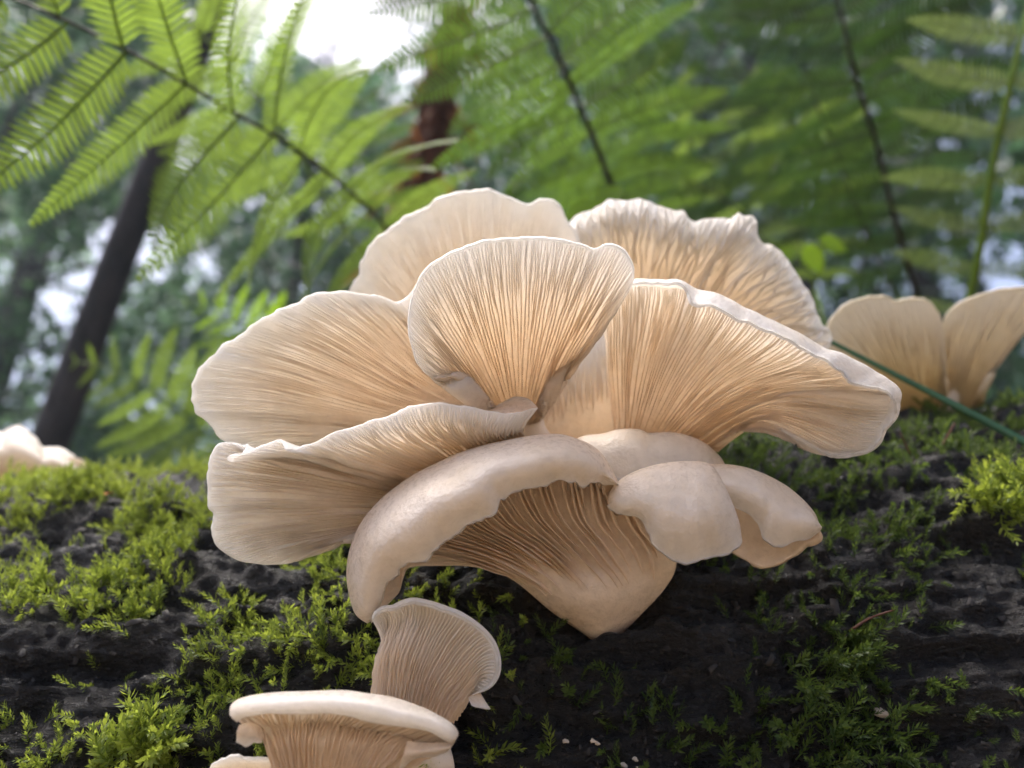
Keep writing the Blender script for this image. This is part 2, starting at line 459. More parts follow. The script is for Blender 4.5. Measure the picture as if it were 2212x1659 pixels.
def cap_mesh(G, t0, t1, wav=0.0, seed=0, side=1.0, edge_u=0.85, vmap=None):
    """closed flesh around a sheet; the gill side lies on the sheet, the top is offset. returns mesh, grid, normals"""
    nu, nv, _ = G.shape
    u = np.linspace(0, 1, nu)[:, None]; v = np.linspace(0, 1, nv)[None, :]
    def normals(G):
        du = np.gradient(G, axis=0); dv = np.gradient(G, axis=1)
        return unit(np.cross(du, dv)) * side
    h = nv // 2
    if (normals(G)[:, :h] * unit(CAM - G[:, :h])).sum(-1).mean() < 0: side = -side   # gill side faces down and out
    Nn = normals(G)
    if wav:
        L = np.linalg.norm(np.diff(G[:, -1], axis=0), axis=1).sum()
        s = np.concatenate([[0], np.cumsum(np.linalg.norm(np.diff(G[:, -1], axis=0), axis=1))])
        w = noise1(s / 0.006, seed, 3)[:, None] * np.clip((v - 0.55) / 0.45, 0, 1) ** 2 * wav
        G = G + Nn * w[..., None]
        dv = unit(np.gradient(G, axis=1))
        e = noise1(s / 0.0024, seed + 5, 3)[:, None] * np.clip((v - 0.86) / 0.14, 0, 1) * wav * 0.95
        G = G + dv * e[..., None]
        Nn = normals(G)
    th = t0 * (1 - v) ** 1.3 + t1
    th = th * (1 - edge_u * np.clip(1 - np.minimum(u, 1 - u) / 0.14, 0, 1) ** 2)
    dv = unit(np.gradient(G, axis=1)); du = unit(np.gradient(G, axis=0))
    bot = G
    top = G - Nn * th[..., None]
    # rounded closing ring: rim row and the two side columns
    rim = (bot[:, -1] + top[:, -1]) / 2 + dv[:, -1] * (th[:, -1:] * 0.6)
    V = np.concatenate([bot.reshape(-1, 3), top.reshape(-1, 3), rim])
    vv = np.broadcast_to(v if vmap is None else vmap(v), (nu, nv))
    A = np.concatenate([vv.ravel(), vv.ravel(), np.ones(nu)])
    f = grid_faces(nu, nv); n = nu * nv
    F = [f if side > 0 else f[:, ::-1], (f + n)[:, ::-1] if side > 0 else f + n]
    i = np.arange(nu - 1); a = i * nv + nv - 1; b = (i + 1) * nv + nv - 1
    r0 = 2 * n + i; r1 = 2 * n + i + 1
    F.append(np.stack([a, b, r1, r0], -1)[:, ::-1] if side < 0 else np.stack([a, b, r1, r0], -1)[:, ::-1])
    F.append(np.stack([r0, r1, b + n, a + n], -1)[:, ::-1])
    j = np.arange(nv - 1)
    F.append(np.stack([j, j + 1, j + 1 + n, j + n], -1))
    e = (nu - 1) * nv
    F.append(np.stack([e + j, e + j + n, e + j + 1 + n, e + j + 1], -1))
    i = np.arange(nu - 1)
    F.append(np.stack([i * nv, i * nv + n, (i + 1) * nv + n, (i + 1) * nv], -1))
    return mesh_np('cap', V, F, {'v': A}), G, Nn

def gill_mesh(G, Nn, count, height=0.0022, vmax=0.985, vmin=0.0, rows=44, seed=0, urange=(0.01, 0.99), wid=0.27, wob=0.25, pat=8, wmax=0.00055, vmap=None, gh=0.72):
    r = np.random.default_rng(seed)
    nu, nv, _ = G.shape
    acc = Acc()
    def samp(A, u, v):
        x = np.clip(u, 0, 1) * (nu - 1); y = np.clip(v, 0, 1) * (nv - 1)
        i = np.clip(x.astype(int), 0, nu - 2); j = np.clip(y.astype(int), 0, nv - 2)
        fx = (x - i)[:, None]; fy = (y - j)[:, None]
        return (A[i, j] * (1 - fx) * (1 - fy) + A[i + 1, j] * fx * (1 - fy) + A[i, j + 1] * (1 - fx) * fy + A[i + 1, j + 1] * fx * fy)
    DU = np.gradient(G, axis=0) * (nu - 1)
    du_g = (urange[1] - urange[0]) / count
    F0 = grid_faces(5, rows)
    jr = int((vmin + (vmax - vmin) * 0.75) * (nv - 1))
    arc = np.concatenate([[0], np.cumsum(np.linalg.norm(np.diff(G[:, jr], axis=0), axis=1))]); arc /= arc[-1]
    arc = 0.8 * arc + 0.2 * np.linspace(0, 1, nu)
    s_of = lambda x: np.interp(x, arc, np.linspace(0, 1, nu))
    ds0 = du_g
    for k in range(count):
        sk = urange[0] + (k + 0.5 + r.uniform(-0.22, 0.22)) * ds0
        u0 = float(s_of(sk)); du_g = max(float(s_of(sk + ds0 / 2) - s_of(sk - ds0 / 2)), 1e-5)
        m = k % 8
        if pat == 2: m = (0, 4, 0, 2, 0, 4, 0, 2)[m]
        if m == 0: vs, kk = vmin + (r.uniform(-0.06, 0.04) if vmin else 0), 4.0
        elif m == 4: vs, kk = vmin + (1 - vmin) * r.uniform(0.05, 0.22), 2.4
        elif m in (2, 6): vs, kk = vmin + (1 - vmin) * r.uniform(0.22, 0.50), 1.5
        else: vs, kk = vmin + (1 - vmin) * r.uniform(0.48, 0.85), 1.0
        v = np.linspace(vs, vmax, rows)
        ph = r.uniform(0, 6.28); fr = r.uniform(9, 16)
        u = u0 + wob * du_g * (np.sin(v * fr + ph) + 0.5 * np.sin(v * fr * 2.3 + ph * 2)) * np.clip((v - vs) * 6 + 0.1, 0, 1)
        P = samp(G, u, v); n = unit(samp(Nn, u, v)); D = samp(DU, u, v)
        sp = np.linalg.norm(D, axis=1) * du_g
        T = unit(D)
        start = np.clip((v - vs) / (0.10 if m or vmin else 0.02), 0, 1); start = start * start * (3 - 2 * start)
        end = np.clip((1.0 - v) / 0.30, 0, 1) ** 0.8
        h = gh * height * (0.10 + 0.90 * end) * (0.15 + 0.85 * start) * r.uniform(0.8, 1.15)
        h = np.minimum(h, sp * kk * 2.6 + 0.0002) * (1 + 0.12 * np.sin(v * 40 + ph))
        w = np.clip(sp * wid * (1 + (0.35 if pat == 8 else 0.0) * (kk - 1) * np.clip(1 - v * 1.6, 0, 1)), 0.00008, wmax) * (0.3 + 0.7 * start)
        off = [(-1.25, -0.1), (-0.8, 0.55), (0.0, 1.0), (0.8, 0.55), (1.25, -0.1)] if pat == 8 else [(-1.1, -0.1), (-0.95, 0.86), (0.0, 1.0), (0.95, 0.86), (1.1, -0.1)]
        V = np.stack([P + T * (w * a)[:, None] + n * (h * b)[:, None] for a, b in off])
        acc.add(V.reshape(-1, 3), F0, np.tile(v if vmap is None else vmap(v), 5))
    return acc.mesh('gills', attr='v')

def stem_mesh(pts, rad, n=20, seed=0):
    p = np.array([pw(a, b, c / 100.0) if len(q) == 3 else q for q in pts for (a, b, c) in [q]])
    P = cat_rom(p, 24); r = np.interp(np.linspace(0, 1, 24), np.linspace(0, 1, len(rad)), rad)
    V, F = tube(P, r, n)
    V = V + 0.0012 * vn.fbm(V * 90, 2)[:, None]
    return mesh_np('stem', V, F, {'v': np.full(len(V), 0.15)})

GROUP = None
def mushroom(label, base, parts, stem=None):
    """base = world attach point; parts = list of dict(sheet args)"""
    e = empty('oyster_mushroom', tuple(base), label, 'mushroom')
    for q in parts:
        G = sheet(q['curves'], q.get('nu', 150), q.get('nv', 60), q.get('idx', False))
        if 'post' in q: G = q['post'](G)
        me, G2, Nn = cap_mesh(G, q.get('t0', 0.003), q.get('t1', 0.0008), q.get('wav', 0.0008), q.get('seed', 1), q.get('side', 1.0), vmap=q.get('vmap'))
        o = link(q.get('name', 'cap'), me, q.get('mat', MCAP), e)
        if 'plabel' in q: o['label'] = q['plabel']
        if q.get('gills'):
            gm = gill_mesh(G2, Nn, vmap=q.get('vmap'), **q['gills'])
            go = link('gills', gm, q.get('gmat', q.get('mat', MGILL)), e); go['kind'] = 'stuff'
    if stem:
        link('stem', stem_mesh(*stem), MSTEM, e)
    return e

def rim3(pts, d): return [(x, y, d if np.isscalar(d) else None) for x, y in pts]
def dz(pts, d0, d1=None):
    n = len(pts); d1 = d0 if d1 is None else d1
    return [(p[0], p[1], d0 + (d1 - d0) * k / (n - 1)) if len(p) == 2 else p for k, p in enumerate(pts)]
def attach(px, py):
    P, n, s, t = log_hit(px, py)
    return P - n * 0.004
def depth_of(P): return float((P - CAM).dot(FWD)) * 100
def to_px(P):
    d = P - CAM; z = d.dot(FWD)
    return (1106 + FPX * d.dot(RGT) / z, 829.5 - FPX * d.dot(UPV) / z, z * 100)

hub = log_hit(1215, 1075)[0] - 0.006 * log_hit(1215, 1075)[1]
hub2 = log_hit(1330, 1090)[0] - 0.006 * log_hit(1330, 1090)[1]
hubL = log_hit(1110, 1085)[0] - 0.006 * log_hit(1110, 1085)[1]

# back cap, upper left
mushroom('pale peach mushroom cap rising highest, half hidden behind the central fan', hub, [dict(
    curves=[(0, dz([(985, 800), (1050, 800), (1110, 790)], 36)),
            (0.5, 'auto', 0.48, lambda u: (0, -6, -0.9)),
            (1, dz([(752, 632), (758, 618), (775, 597), (780, 578), (786, 553), (800, 530), (850, 490), (882, 464), (893, 462), (920, 447), (960, 425), (1010, 413), (1050, 411),
                    (1085, 420), (1120, 436), (1150, 440), (1168, 431), (1185, 430), (1205, 442), (1225, 475), (1245, 510), (1256, 545), (1250, 590)], 33.5, 33.5))],
    nu=170, nv=60, t0=0.004, t1=0.0009, wav=0.0007, seed=2, side=1.0, gills=dict(count=170, height=0.0010, seed=2))],
    stem=([(1050, 790, 36.3), (1080, 900, 36.8), to_px(hub)], [0.014, 0.013, 0.016]))

# back cap, right (broad white gills)
mushroom('white mushroom cap with coarse streaked gills standing behind the right fan', hub2, [dict(
    curves=[(0, dz([(1300, 700), (1400, 720), (1500, 740), (1600, 790)], 36.5)),
            (0.45, 'auto', 0.45, lambda u: (0, -10, -1.2)),
            (0.85, 'auto', 0.9, lambda u: (0, 4 , -0.9)),
            (1, dz([(1236, 520), (1238, 475), (1256, 459), (1287, 444), (1319, 430), (1359, 432), (1383, 428), (1422, 444), (1454, 453), (1478, 461), (1492, 478), (1518, 471),
                    (1561, 469), (1585, 469), (1595, 457), (1607, 465), (1623, 465), (1637, 507), (1643, 519), (1668, 531), (1700, 559), (1724, 590), (1748, 630), (1768, 678),
                    (1773, 705), (1791, 719), (1793, 745), (1770, 790)], 35, 34.5))],
    gmat=MGILL_W, nu=180, nv=60, t0=0.004, t1=0.0009, wav=0.0012, seed=12, gills=dict(count=100, height=0.0046, seed=12, wid=0.26, wob=0.6))],
    stem=([(1450, 740, 36.9), (1420, 900, 37.2), to_px(hub2)], [0.018, 0.014, 0.016]))

# small one deep in the middle
mushroom('small shaded mushroom tucked between the central fan stalk and the right fan', hub, [dict(
    curves=[(0, dz([(1165, 985), (1250, 1000), (1345, 985)], 33.5)),
            (0.5, 'auto', 0.5, lambda u: (0, 0, -1.1)),
            (1, dz([(1172, 830), (1185, 790), (1205, 755), (1222, 738), (1245, 731), (1275, 722), (1300, 702), (1345, 690)], 31.6))],
    nu=100, nv=50, t0=0.003, seed=3, wav=0.0006, gills=dict(count=34, height=0.0034, seed=3, vmin=0.42, pat=2, wid=0.18, wob=0.15))],
    stem=([(1250, 985, 34), (1240, 1030, 35), to_px(hub)], [0.016, 0.015, 0.016]))

# left cap
mushroom('broad left mushroom cap with fine radiating gills above the low front-left fan', hubL, [dict(
    curves=[(0, dz([(1015, 850), (1012, 900), (1000, 955)], 32)),
            (0.30, 'auto', 0.30, lambda u: (0, 8, -1.6)),
            (0.7, 'auto', 0.72, lambda u: (0, -6, -1.0)),
            (1, [(950, 600, 29), (918, 606, 28.6), (903, 612, 28.2), (893, 630, 28.0), (880, 645, 28), (860, 652, 28), (820, 641, 28), (760, 632, 27.8), (700, 632, 27.6), (655, 646, 27.5), (640, 656, 27.5), (600, 672, 27.5), (545, 704, 27.5),
                 (498, 738, 27.5), (486, 742, 27.5), (460, 770, 27.5), (430, 800, 27.5), (418, 835, 27.5), (417, 860, 27.5), (422, 885, 27.5), (440, 905, 27.5), (452, 915, 27.5), (470, 940, 27.5), (500, 965, 27.6), (560, 985, 27.8), (620, 1000, 28)])],
    nu=190, nv=64, t0=0.004, t1=0.0009, wav=0.0008, seed=4, gills=dict(count=220, height=0.0013, seed=4, rows=50))],
    stem=([(1000, 905, 32.6), (1050, 980, 34), to_px(hubL)], [0.013, 0.013, 0.015]))

# right fan
sR_crest = [(1288, 671, 26.8), (1310, 632, 26.6), (1350, 611, 26.2), (1412, 609, 25.6), (1468, 615, 25.2), (1510, 633, 25), (1561, 647, 24.8), (1610, 669, 24.7), (1660, 694, 24.7), (1720, 725, 24.7), (1775, 757, 24.8),
            (1840, 780, 24.9), (1890, 806, 25), (1936, 843, 25), (1934, 872, 25), (1925, 900, 25), (1906, 930, 25), (1889, 963, 25.2), (1845, 981, 25.6), (1784, 974, 26), (1735, 946, 26.4), (1690, 922, 26.8)]
sR_rim = [(1288, 672, 26.8), (1310, 634, 26.5), (1350, 614, 26.0), (1412, 613, 25.2), (1470, 624, 24.4), (1498, 662, 24.0), (1545, 671, 23.8), (1600, 691, 23.8), (1654, 716, 23.8), (1705, 742, 23.8), (1750, 769, 23.9),
          (1805, 797, 24.1), (1835, 824, 24.2), (1915, 852, 24.4), (1930, 876, 24.8), (1922, 901, 24.9), (1903, 933, 24.9), (1886, 966, 25.0), (1845, 985, 25.4), (1782, 978, 25.8), (1733, 950, 26.2), (1690, 925, 26.6)]
sR_in = [(x + (1440 - x) * 0.06, y + (900 - y) * (0.07 if k < 14 else 0.03) + (6 if 4 < k < 13 else 0), d + (1.0 if 3 < k < 14 else 0.3)) for k, (x, y, d) in enumerate(sR_crest)]
sR_base = [(1331 + (1500 - 1331) * min(1, k / 19) , 965 + 30 * k / 21, 30.5 - 1.2 * math.sin(math.pi * k / 21)) for k in range(22)]
sR_mid = [(b[0] + (c[0] - b[0]) * 0.40 - 0 * k, b[1] + (c[1] - b[1]) * 0.42 - 26 * (k / 21) ** 2, b[2] + (c[2] - b[2]) * 0.35 - 1.0) for k, (b, c) in enumerate(zip(sR_base, sR_crest))]
for k in range(8, 22):
    w = min(1.0, (k - 7) / 7.0); x, y, d = sR_mid[k]
    sR_mid[k] = (x, y * (1 - w) + (856 + (k - 13) * 10.5) * w, d)
mushroom('large right mushroom fan with rolled white rim sweeping out over mossy log', hub2, [dict(
    curves=[(0, sR_base), (0.38, sR_mid), (0.82, sR_in), (0.90, sR_crest), (1, sR_rim)], idx=True, nu=200, nv=66, t0=0.004, t1=0.0009, wav=0.0013, seed=5,
    gills=dict(count=190, height=0.0015, seed=5, vmax=0.86, rows=50))],
    stem=([(1410, 975, 31.2), (1390, 1030, 32.6), to_px(hub2)], [0.016, 0.014, 0.016]))

# central fan
c_rim = [(1062, 885, 28.6), (1046, 868, 27.6), (1034, 838, 26.6), (1012, 812, 26.0), (985, 804, 25.6), (960, 812, 25.3), (935, 817, 25.1), (908, 794, 25), (889, 745, 25), (883, 690, 25), (890, 640, 25), (915, 590, 24.9),
         (955, 556, 24.8), (1000, 535, 24.7), (1060, 520, 24.6), (1130, 513, 24.5), (1200, 518, 24.5), (1260, 528, 24.5), (1284, 538, 24.5), (1302, 530, 24.4), (1332, 533, 24.5), (1356, 550, 24.6), (1370, 585, 24.8), (1364, 618, 25.2),
         (1330, 652, 25.8), (1280, 693, 26.4), (1228, 735, 27), (1196, 790, 27.6), (1178, 850, 28.2), (1172, 880, 28.8)]
mushroom('central upright fan-shaped mushroom with sharp white-edged gills facing out', hub, [dict(
    curves=[(0, dz([(1075, 905), (1120, 930), (1172, 905)], 29.5)),
            (0.30, 'auto', 0.30, lambda u: (0, 0, -1.5)),
            (0.7, 'auto', 0.70, lambda u: (0, 0, -1.2)),
            (1, c_rim)], nu=200, nv=54, t0=0.0022, t1=0.0008, wav=0.0004, seed=6, gills=dict(count=216, height=0.0021, seed=6, rows=56)),
    dict(name='rolled_margin', curves=[(0, [(936, 817, 25.0), (960, 812, 25.2), (987, 803, 25.4), (1014, 811, 25.8), (1036, 836, 26.4), (1050, 870, 27.4), (1070, 892, 28.4)]),
                                       (0.5, 'auto', 0.5, lambda u: (0, 0, -0.5)),
                                       (1, [(940, 819, 25.1), (955, 819, 25.3), (972, 821, 25.6), (984, 838, 26), (996, 860, 26.6), (1012, 885, 27.4), (1040, 905, 28.2)])],
         nu=60, nv=20, t0=0.0008, t1=0.0008, wav=0.0002, side=1.0, seed=7)],
    stem=([(1122, 885, 29.4), (1140, 950, 30.5), (1170, 1010, 32), to_px(hub)], [0.0075, 0.009, 0.011, 0.015]))

# front-left fan
fl_rim = [(1162, 880, 25.6), (1125, 891, 25), (1086, 894, 24.7), (1040, 886, 24.6), (999, 880, 24.5), (943, 872, 24.4), (915, 874, 24.4), (888, 880, 24.4), (870, 890, 24.4), (848, 898, 24.4), (815, 908, 24.4), (780, 918, 24.4), (745, 929, 24.4), (713, 942, 24.4),
          (681, 958, 24.4), (655, 964, 24.3), (622, 975, 23.9), (612, 962, 24.2), (600, 953, 24.4), (575, 962, 24.3), (545, 972, 24.1), (510, 982, 23.8), (494, 990, 23.8), (503, 998, 24.0), (522, 985, 24.5), (535, 967, 24.9), (511, 956, 25), (475, 958, 25), (459, 981, 25), (453, 1010, 25), (450, 1041, 25), (450, 1093, 25), (461, 1109, 25),
          (458, 1131, 25), (460, 1150, 25), (467, 1172, 25), (491, 1198, 25), (530, 1214, 25), (578, 1220, 25.1), (634, 1214, 25.3), (665, 1196, 25.5), (729, 1172, 26), (792, 1148, 26.6), (850, 1128, 27.2)]
nfl = len(fl_rim)
fl_in = []
for k, (x, y, d) in enumerate(fl_rim):
    if 15 <= k <= 26:
        f = (k - 14) / 13.0
        x, y, d = 681 + (475 - 681) * f, 962 + 4 * f, 24.7
    fl_in.append((x + (985 - x) * 0.13, y + (1075 - y) * 0.16, d + 0.05))
kk = np.arange(nfl)
fl_base = np.stack([np.interp(kk, [0, 4, 8, 14, 24, 36, nfl - 1], [1128, 1062, 1035, 1010, 990, 965, 930]), np.interp(kk, [0, 4, 8, 14, 24, 36, nfl - 1], [940, 1005, 1035, 1062, 1082, 1104, 1125]), np.full(nfl, 28.8)], -1)
fl_mid = [tuple(b * 0.58 + np.array(c) * 0.42 + np.array([0, 0, -0.9])) for b, c in zip(fl_base, fl_in)]
mushroom('low front-left mushroom fan with rippled folded rim stretching out over the moss', hubL, [dict(
    curves=[(0, fl_base), (0.42, fl_mid), (0.84, fl_in), (1, fl_rim)], idx=True, nu=230, nv=58, t0=0.0035, t1=0.0008, wav=0.0005, seed=8, gills=dict(count=190, height=0.0026, seed=8, rows=56)),
    dict(name='inner_rim', curves=[(0, [(1045, 892, 25.2), (1086, 897, 25.2), (1125, 894, 25.4), (1161, 882, 25.9)]),
                                   (1, [(1056, 886, 27), (1088, 867, 27.2), (1115, 857, 27.2), (1140, 861, 26.9), (1162, 880, 26)])],
         nu=50, nv=16, t0=0.0008, t1=0.0008, wav=0.0002, side=1.0, seed=9)],
    stem=([(1050, 1030, 29.6), (1075, 1060, 32), to_px(hubL)], [0.013, 0.013, 0.015]))

# tan dome behind the front caps
d_crest = [(1225, 985, 27.4), (1254, 957, 27.4), (1303, 950, 27.3), (1340, 941, 27.2), (1377, 941, 27.2), (1399, 949, 27.2), (1437, 947, 27.2), (1470, 950, 27.2), (1507, 963, 27.3), (1533, 982, 27.4), (1556, 1010, 27.6), (1566, 1050, 28)]
mushroom('smooth tan mushroom cap resting between the right fan and the front caps', hub2, [dict(
    curves=[(0, [(x + (1400 - x) * 0.2, 1075, 31) for x, y, d in d_crest]), (0.35, [(x + (1400 - x) * 0.1, y + 30, d + 1.6) for x, y, d in d_crest]), (0.6, d_crest),
            (0.8, [(x, y + 34, d - 0.8) for x, y, d in d_crest]), (1, [(x, y + 95, d - 1.0) for x, y, d in d_crest])],
    idx=True, nu=110, nv=56, t0=0.004, t1=0.001, wav=0.0004, seed=10, gills=dict(count=70, height=0.0018, vmax=0.5, seed=10, rows=16))],
    stem=([(1390, 1075, 30.6), (1370, 1090, 32), to_px(hub2)], [0.013, 0.013, 0.015]))

# front cap with the rolled white brow and the thick stalk
b_rim = [(800, 1344, 24.4), (813, 1311, 24.0), (829, 1276, 23.7), (860, 1228, 23.4), (931, 1192, 23.1), (985, 1146, 23.0), (1056, 1116, 23.0), (1080, 1072, 23.2), (1150, 1051, 23.3), (1223, 1033, 23.6), (1280, 1044, 24.1), (1337, 1053, 24.8)]
b_cre = [(799, 1343, 24.5), (775, 1311, 24.6), (760, 1238, 24.8), (775, 1165, 24.9), (822, 1097, 24.9), (890, 1042, 25.0), (970, 1001, 25.0), (1050, 973, 25.0), (1130, 956, 25.0), (1210, 951, 25.1), (1290, 984, 25.2), (1338, 1052, 25.0)]
b_mid = [((a[0] + c[0]) / 2 - 2, (a[1] + c[1]) / 2 - 6, min(a[2], c[2]) - 0.35) for a, c in zip(b_rim, b_cre)]
b_in = [(856, 1286, 25.3), (838, 1252, 25.8), (803, 1232, 26.2), (812, 1172, 26.4), (852, 1117, 26.5), (912, 1067, 26.6), (985, 1028, 26.6), (1060, 1003, 26.6), (1135, 990, 26.6), (1210, 990, 26.5), (1287, 1015, 26.4), (1352, 1068, 25.8)]
b_low = [(905, 1222, 26.2), (925, 1208, 26.4), (950, 1190, 26.5), (975, 1172, 26.5), (1005, 1155, 26.5), (1040, 1140, 26.5), (1080, 1128, 26.4), (1125, 1120, 26.3), (1175, 1115, 26.2), (1230, 1115, 26.1), (1310, 1125, 26.0), (1425, 1140, 26.0)]
b_m2 = [(1090, 1243, 26.5), (1105, 1240, 26.4), (1120, 1236, 26.3), (1137, 1230, 26.2), (1156, 1225, 26.1), (1178, 1220, 26.0), (1203, 1215, 25.9), (1230, 1212, 25.85), (1262, 1210, 25.8), (1300, 1210, 25.8), (1365, 1212, 26.0), (1462, 1215, 26.4)]
b_m3 = [(1196, 1325, 26.9), (1203, 1322, 26.6), (1213, 1318, 26.35), (1225, 1314, 26.1), (1240, 1310, 25.9), (1257, 1306, 25.75), (1277, 1302, 25.65), (1299, 1298, 25.6), (1323, 1294, 25.65), (1350, 1290, 25.8), (1385, 1286, 26.1), (1432, 1277, 26.7)]
b_bas = [(1268, 1374, 27.3), (1272, 1378, 27.1), (1277, 1381, 26.95), (1283, 1384, 26.85), (1290, 1386, 26.8), (1297, 1387, 26.8), (1304, 1387, 26.8), (1311, 1386, 26.8), (1319, 1384, 26.9), (1328, 1380, 27.0), (1338, 1374, 27.1), (1350, 1364, 27.4)]
bp, bn, _, _ = log_hit(1302, 1378)
bb = bp - bn * 0.006
mushroom('glossy white front mushroom with downrolled brow, coarse gills and thick tapering stalk', bb, [dict(
    curves=[(0, b_bas), (0.09, b_m3), (0.20, b_m2), (0.36, b_low), (0.60, b_in), (0.74, b_cre), (0.87, b_mid), (1, b_rim)], idx=True,
    vmap=lambda v: np.where(v < 0.66, v * 0.5, 0.33 + (v - 0.66) * 1.6), nu=200, nv=84, t0=0.0045, t1=0.0011, wav=0.0016, seed=11, gills=dict(count=50, height=0.0062, vmax=0.72, vmin=0.17, seed=11, rows=64, wid=0.19, urange=(0.05, 0.97), pat=2, wmax=0.0009, wob=0.12))],
    stem=([(1316, 1280, 28.2), (1312, 1330, 27.9), (1308, 1362, 27.7), to_px(bb)], [0.0125, 0.0105, 0.0055, 0.003]))

# right front cap, two lobes
f_rim = [(1313, 1092, 24.6), (1345, 1108, 24.2), (1378, 1117, 24.0), (1396, 1129, 23.9), (1405, 1150, 23.8), (1416, 1176, 23.7), (1440, 1198, 23.6), (1468, 1209, 23.6), (1512, 1207, 23.6), (1560, 1198, 23.8), (1590, 1181, 24.0), (1602, 1170, 24.2)]
f_cre = [(1315, 1086, 24.8), (1330, 1067, 25), (1351, 1046, 25), (1380, 1031, 25), (1410, 1021, 25), (1436, 1016, 25), (1460, 1013, 25), (1482, 1012, 25), (1502, 1012, 25), (1518, 1013, 25.1), (1530, 1016, 25.2), (1542, 1026, 25.3)]
f_mid = [((a[0] + c[0]) / 2 + 2, (a[1] + c[1]) / 2 - 4 * min(1, k / 4), min(a[2], c[2]) - 0.40 * min(1, k / 3)) for k, (a, c) in enumerate(zip(f_rim, f_cre))]
f_mid[10] = (1570, 1090, 24.0); f_mid[11] = (1590, 1112, 24.2)
f_in = [(x + (1420 - x) * 0.1, y + 28, d + 1.2) for x, y, d in f_cre]
f_bas = [(1385 + 7 * k, 1150, 27.0) for k in range(12)]
g_bot = [(1560, 1150, 26.2), (1575, 1185, 26.0), (1600, 1204, 25.8), (1622, 1216, 25.6), (1645, 1226, 25.5), (1672, 1221, 25.4), (1695, 1210, 25.3), (1715, 1197, 25.3), (1735, 1176, 25.2), (1750, 1170, 25.1), (1764, 1160, 25.0), (1770, 1146, 24.9)]
g_cre = [(1490, 1014, 26.0), (1520, 1012, 25.9), (1548, 1013, 25.8), (1576, 1014, 25.7), (1607, 1019, 25.6), (1636, 1028, 25.5), (1664, 1040, 25.4), (1692, 1056, 25.3), (1716, 1075, 25.2), (1738, 1096, 25.1), (1755, 1118, 25.0), (1769, 1143, 24.9)]
g_back = [(a[0] * 0.45 + c[0] * 0.55, a[1] * 0.45 + c[1] * 0.55, max(a[2], c[2]) + 0.7) for a, c in zip(g_bot, g_cre)]
g_edge = [(1520, 1080, 25.1), (1548, 1082, 25.0), (1575, 1088, 24.9), (1600, 1098, 24.8), (1628, 1116, 24.7), (1640, 1130, 24.6), (1648, 1150, 24.6), (1658, 1170, 24.5), (1685, 1176, 24.5), (1715, 1166, 24.6), (1742, 1156, 24.7), (1769, 1148, 24.85)]
mushroom('pair-lobed creamy front mushroom cap with wet highlight, right of the glossy brow', hub2, [
    dict(curves=[(0, f_bas), (0.3, f_in), (0.5, f_cre), (0.75, f_mid), (1, f_rim)], idx=True, nu=130, nv=70, t0=0.003, t1=0.0011, wav=0.0010, seed=14,
         gills=dict(count=60, height=0.002, vmax=0.45, seed=14, rows=16)),
    dict(plabel='folded right lobe with scalloped lower rim', curves=[(0, g_bot), (0.3, g_back), (0.55, g_cre), (0.78, [((a[0] + c[0]) / 2 + 6, (a[1] + c[1]) / 2 - 6, min(a[2], c[2]) - 0.3) for a, c in zip(g_edge, g_cre)]), (1, g_edge)], idx=True,
         nu=120, nv=60, t0=0.0012, t1=0.0011, wav=0.0007, seed=15)],
    stem=([(1430, 1150, 27.2), (1400, 1120, 30), to_px(hub2)], [0.010, 0.012, 0.014]))

# small lower mushroom
s_cre = [(803, 1338, 23.4), (812, 1325, 23.4), (830, 1315, 23.4), (849, 1313, 23.3), (868, 1304, 23.3), (894, 1299, 23.2), (923, 1303, 23.2), (961, 1314, 23.1), (998, 1329, 23), (1035, 1355, 23), (1061, 1385, 23), (1073, 1415, 23), (1075, 1445, 23), (1069, 1467, 23.1), (1051, 1487, 23.2), (1022, 1500, 23.4)]
s_cx, s_cy = 925, 1420
s_rim = [(x + (s_cx - x) * (0.02 + 0.045 * math.sin(math.pi * min(1, k / 12.0))), y + (s_cy - y) * 0.075 * math.sin(math.pi * min(1, (k + 1) / 15)), d - 0.25) for k, (x, y, d) in enumerate(s_cre)]
s_bas = [(806, 1545, 24.0), (812, 1548, 23.8), (820, 1551, 23.6), (830, 1554, 23.5), (841, 1557, 23.4), (853, 1560, 23.3), (866, 1562, 23.25), (880, 1564, 23.2), (894, 1565, 23.2), (908, 1566, 23.25), (922, 1567, 23.3), (936, 1567, 23.4), (950, 1566, 23.5), (962, 1562, 23.6), (974, 1556, 23.8), (985, 1548, 24.0)]
s_mid = [(b[0] + (c[0] - b[0]) * (0.30 if k > 2 else 0.5) + (6 if k < 2 else 0), b[1] + (c[1] - b[1]) * 0.50, b[2] - 0.15) for k, (b, c) in enumerate(zip(s_bas, s_cre))]
s_mid[0] = (811, 1455, 23.9); s_mid[1] = (820, 1450, 23.6)
s_in = [(x + (s_cx - x) * 0.10, y + (s_cy - y) * 0.12, d + 0.15) for k, (x, y, d) in enumerate(s_cre)]
s_in[0] = (816, 1362, 23.5)
sp_, sn_, _, _ = log_hit(955, 1640)
sb = sp_ - sn_ * 0.005
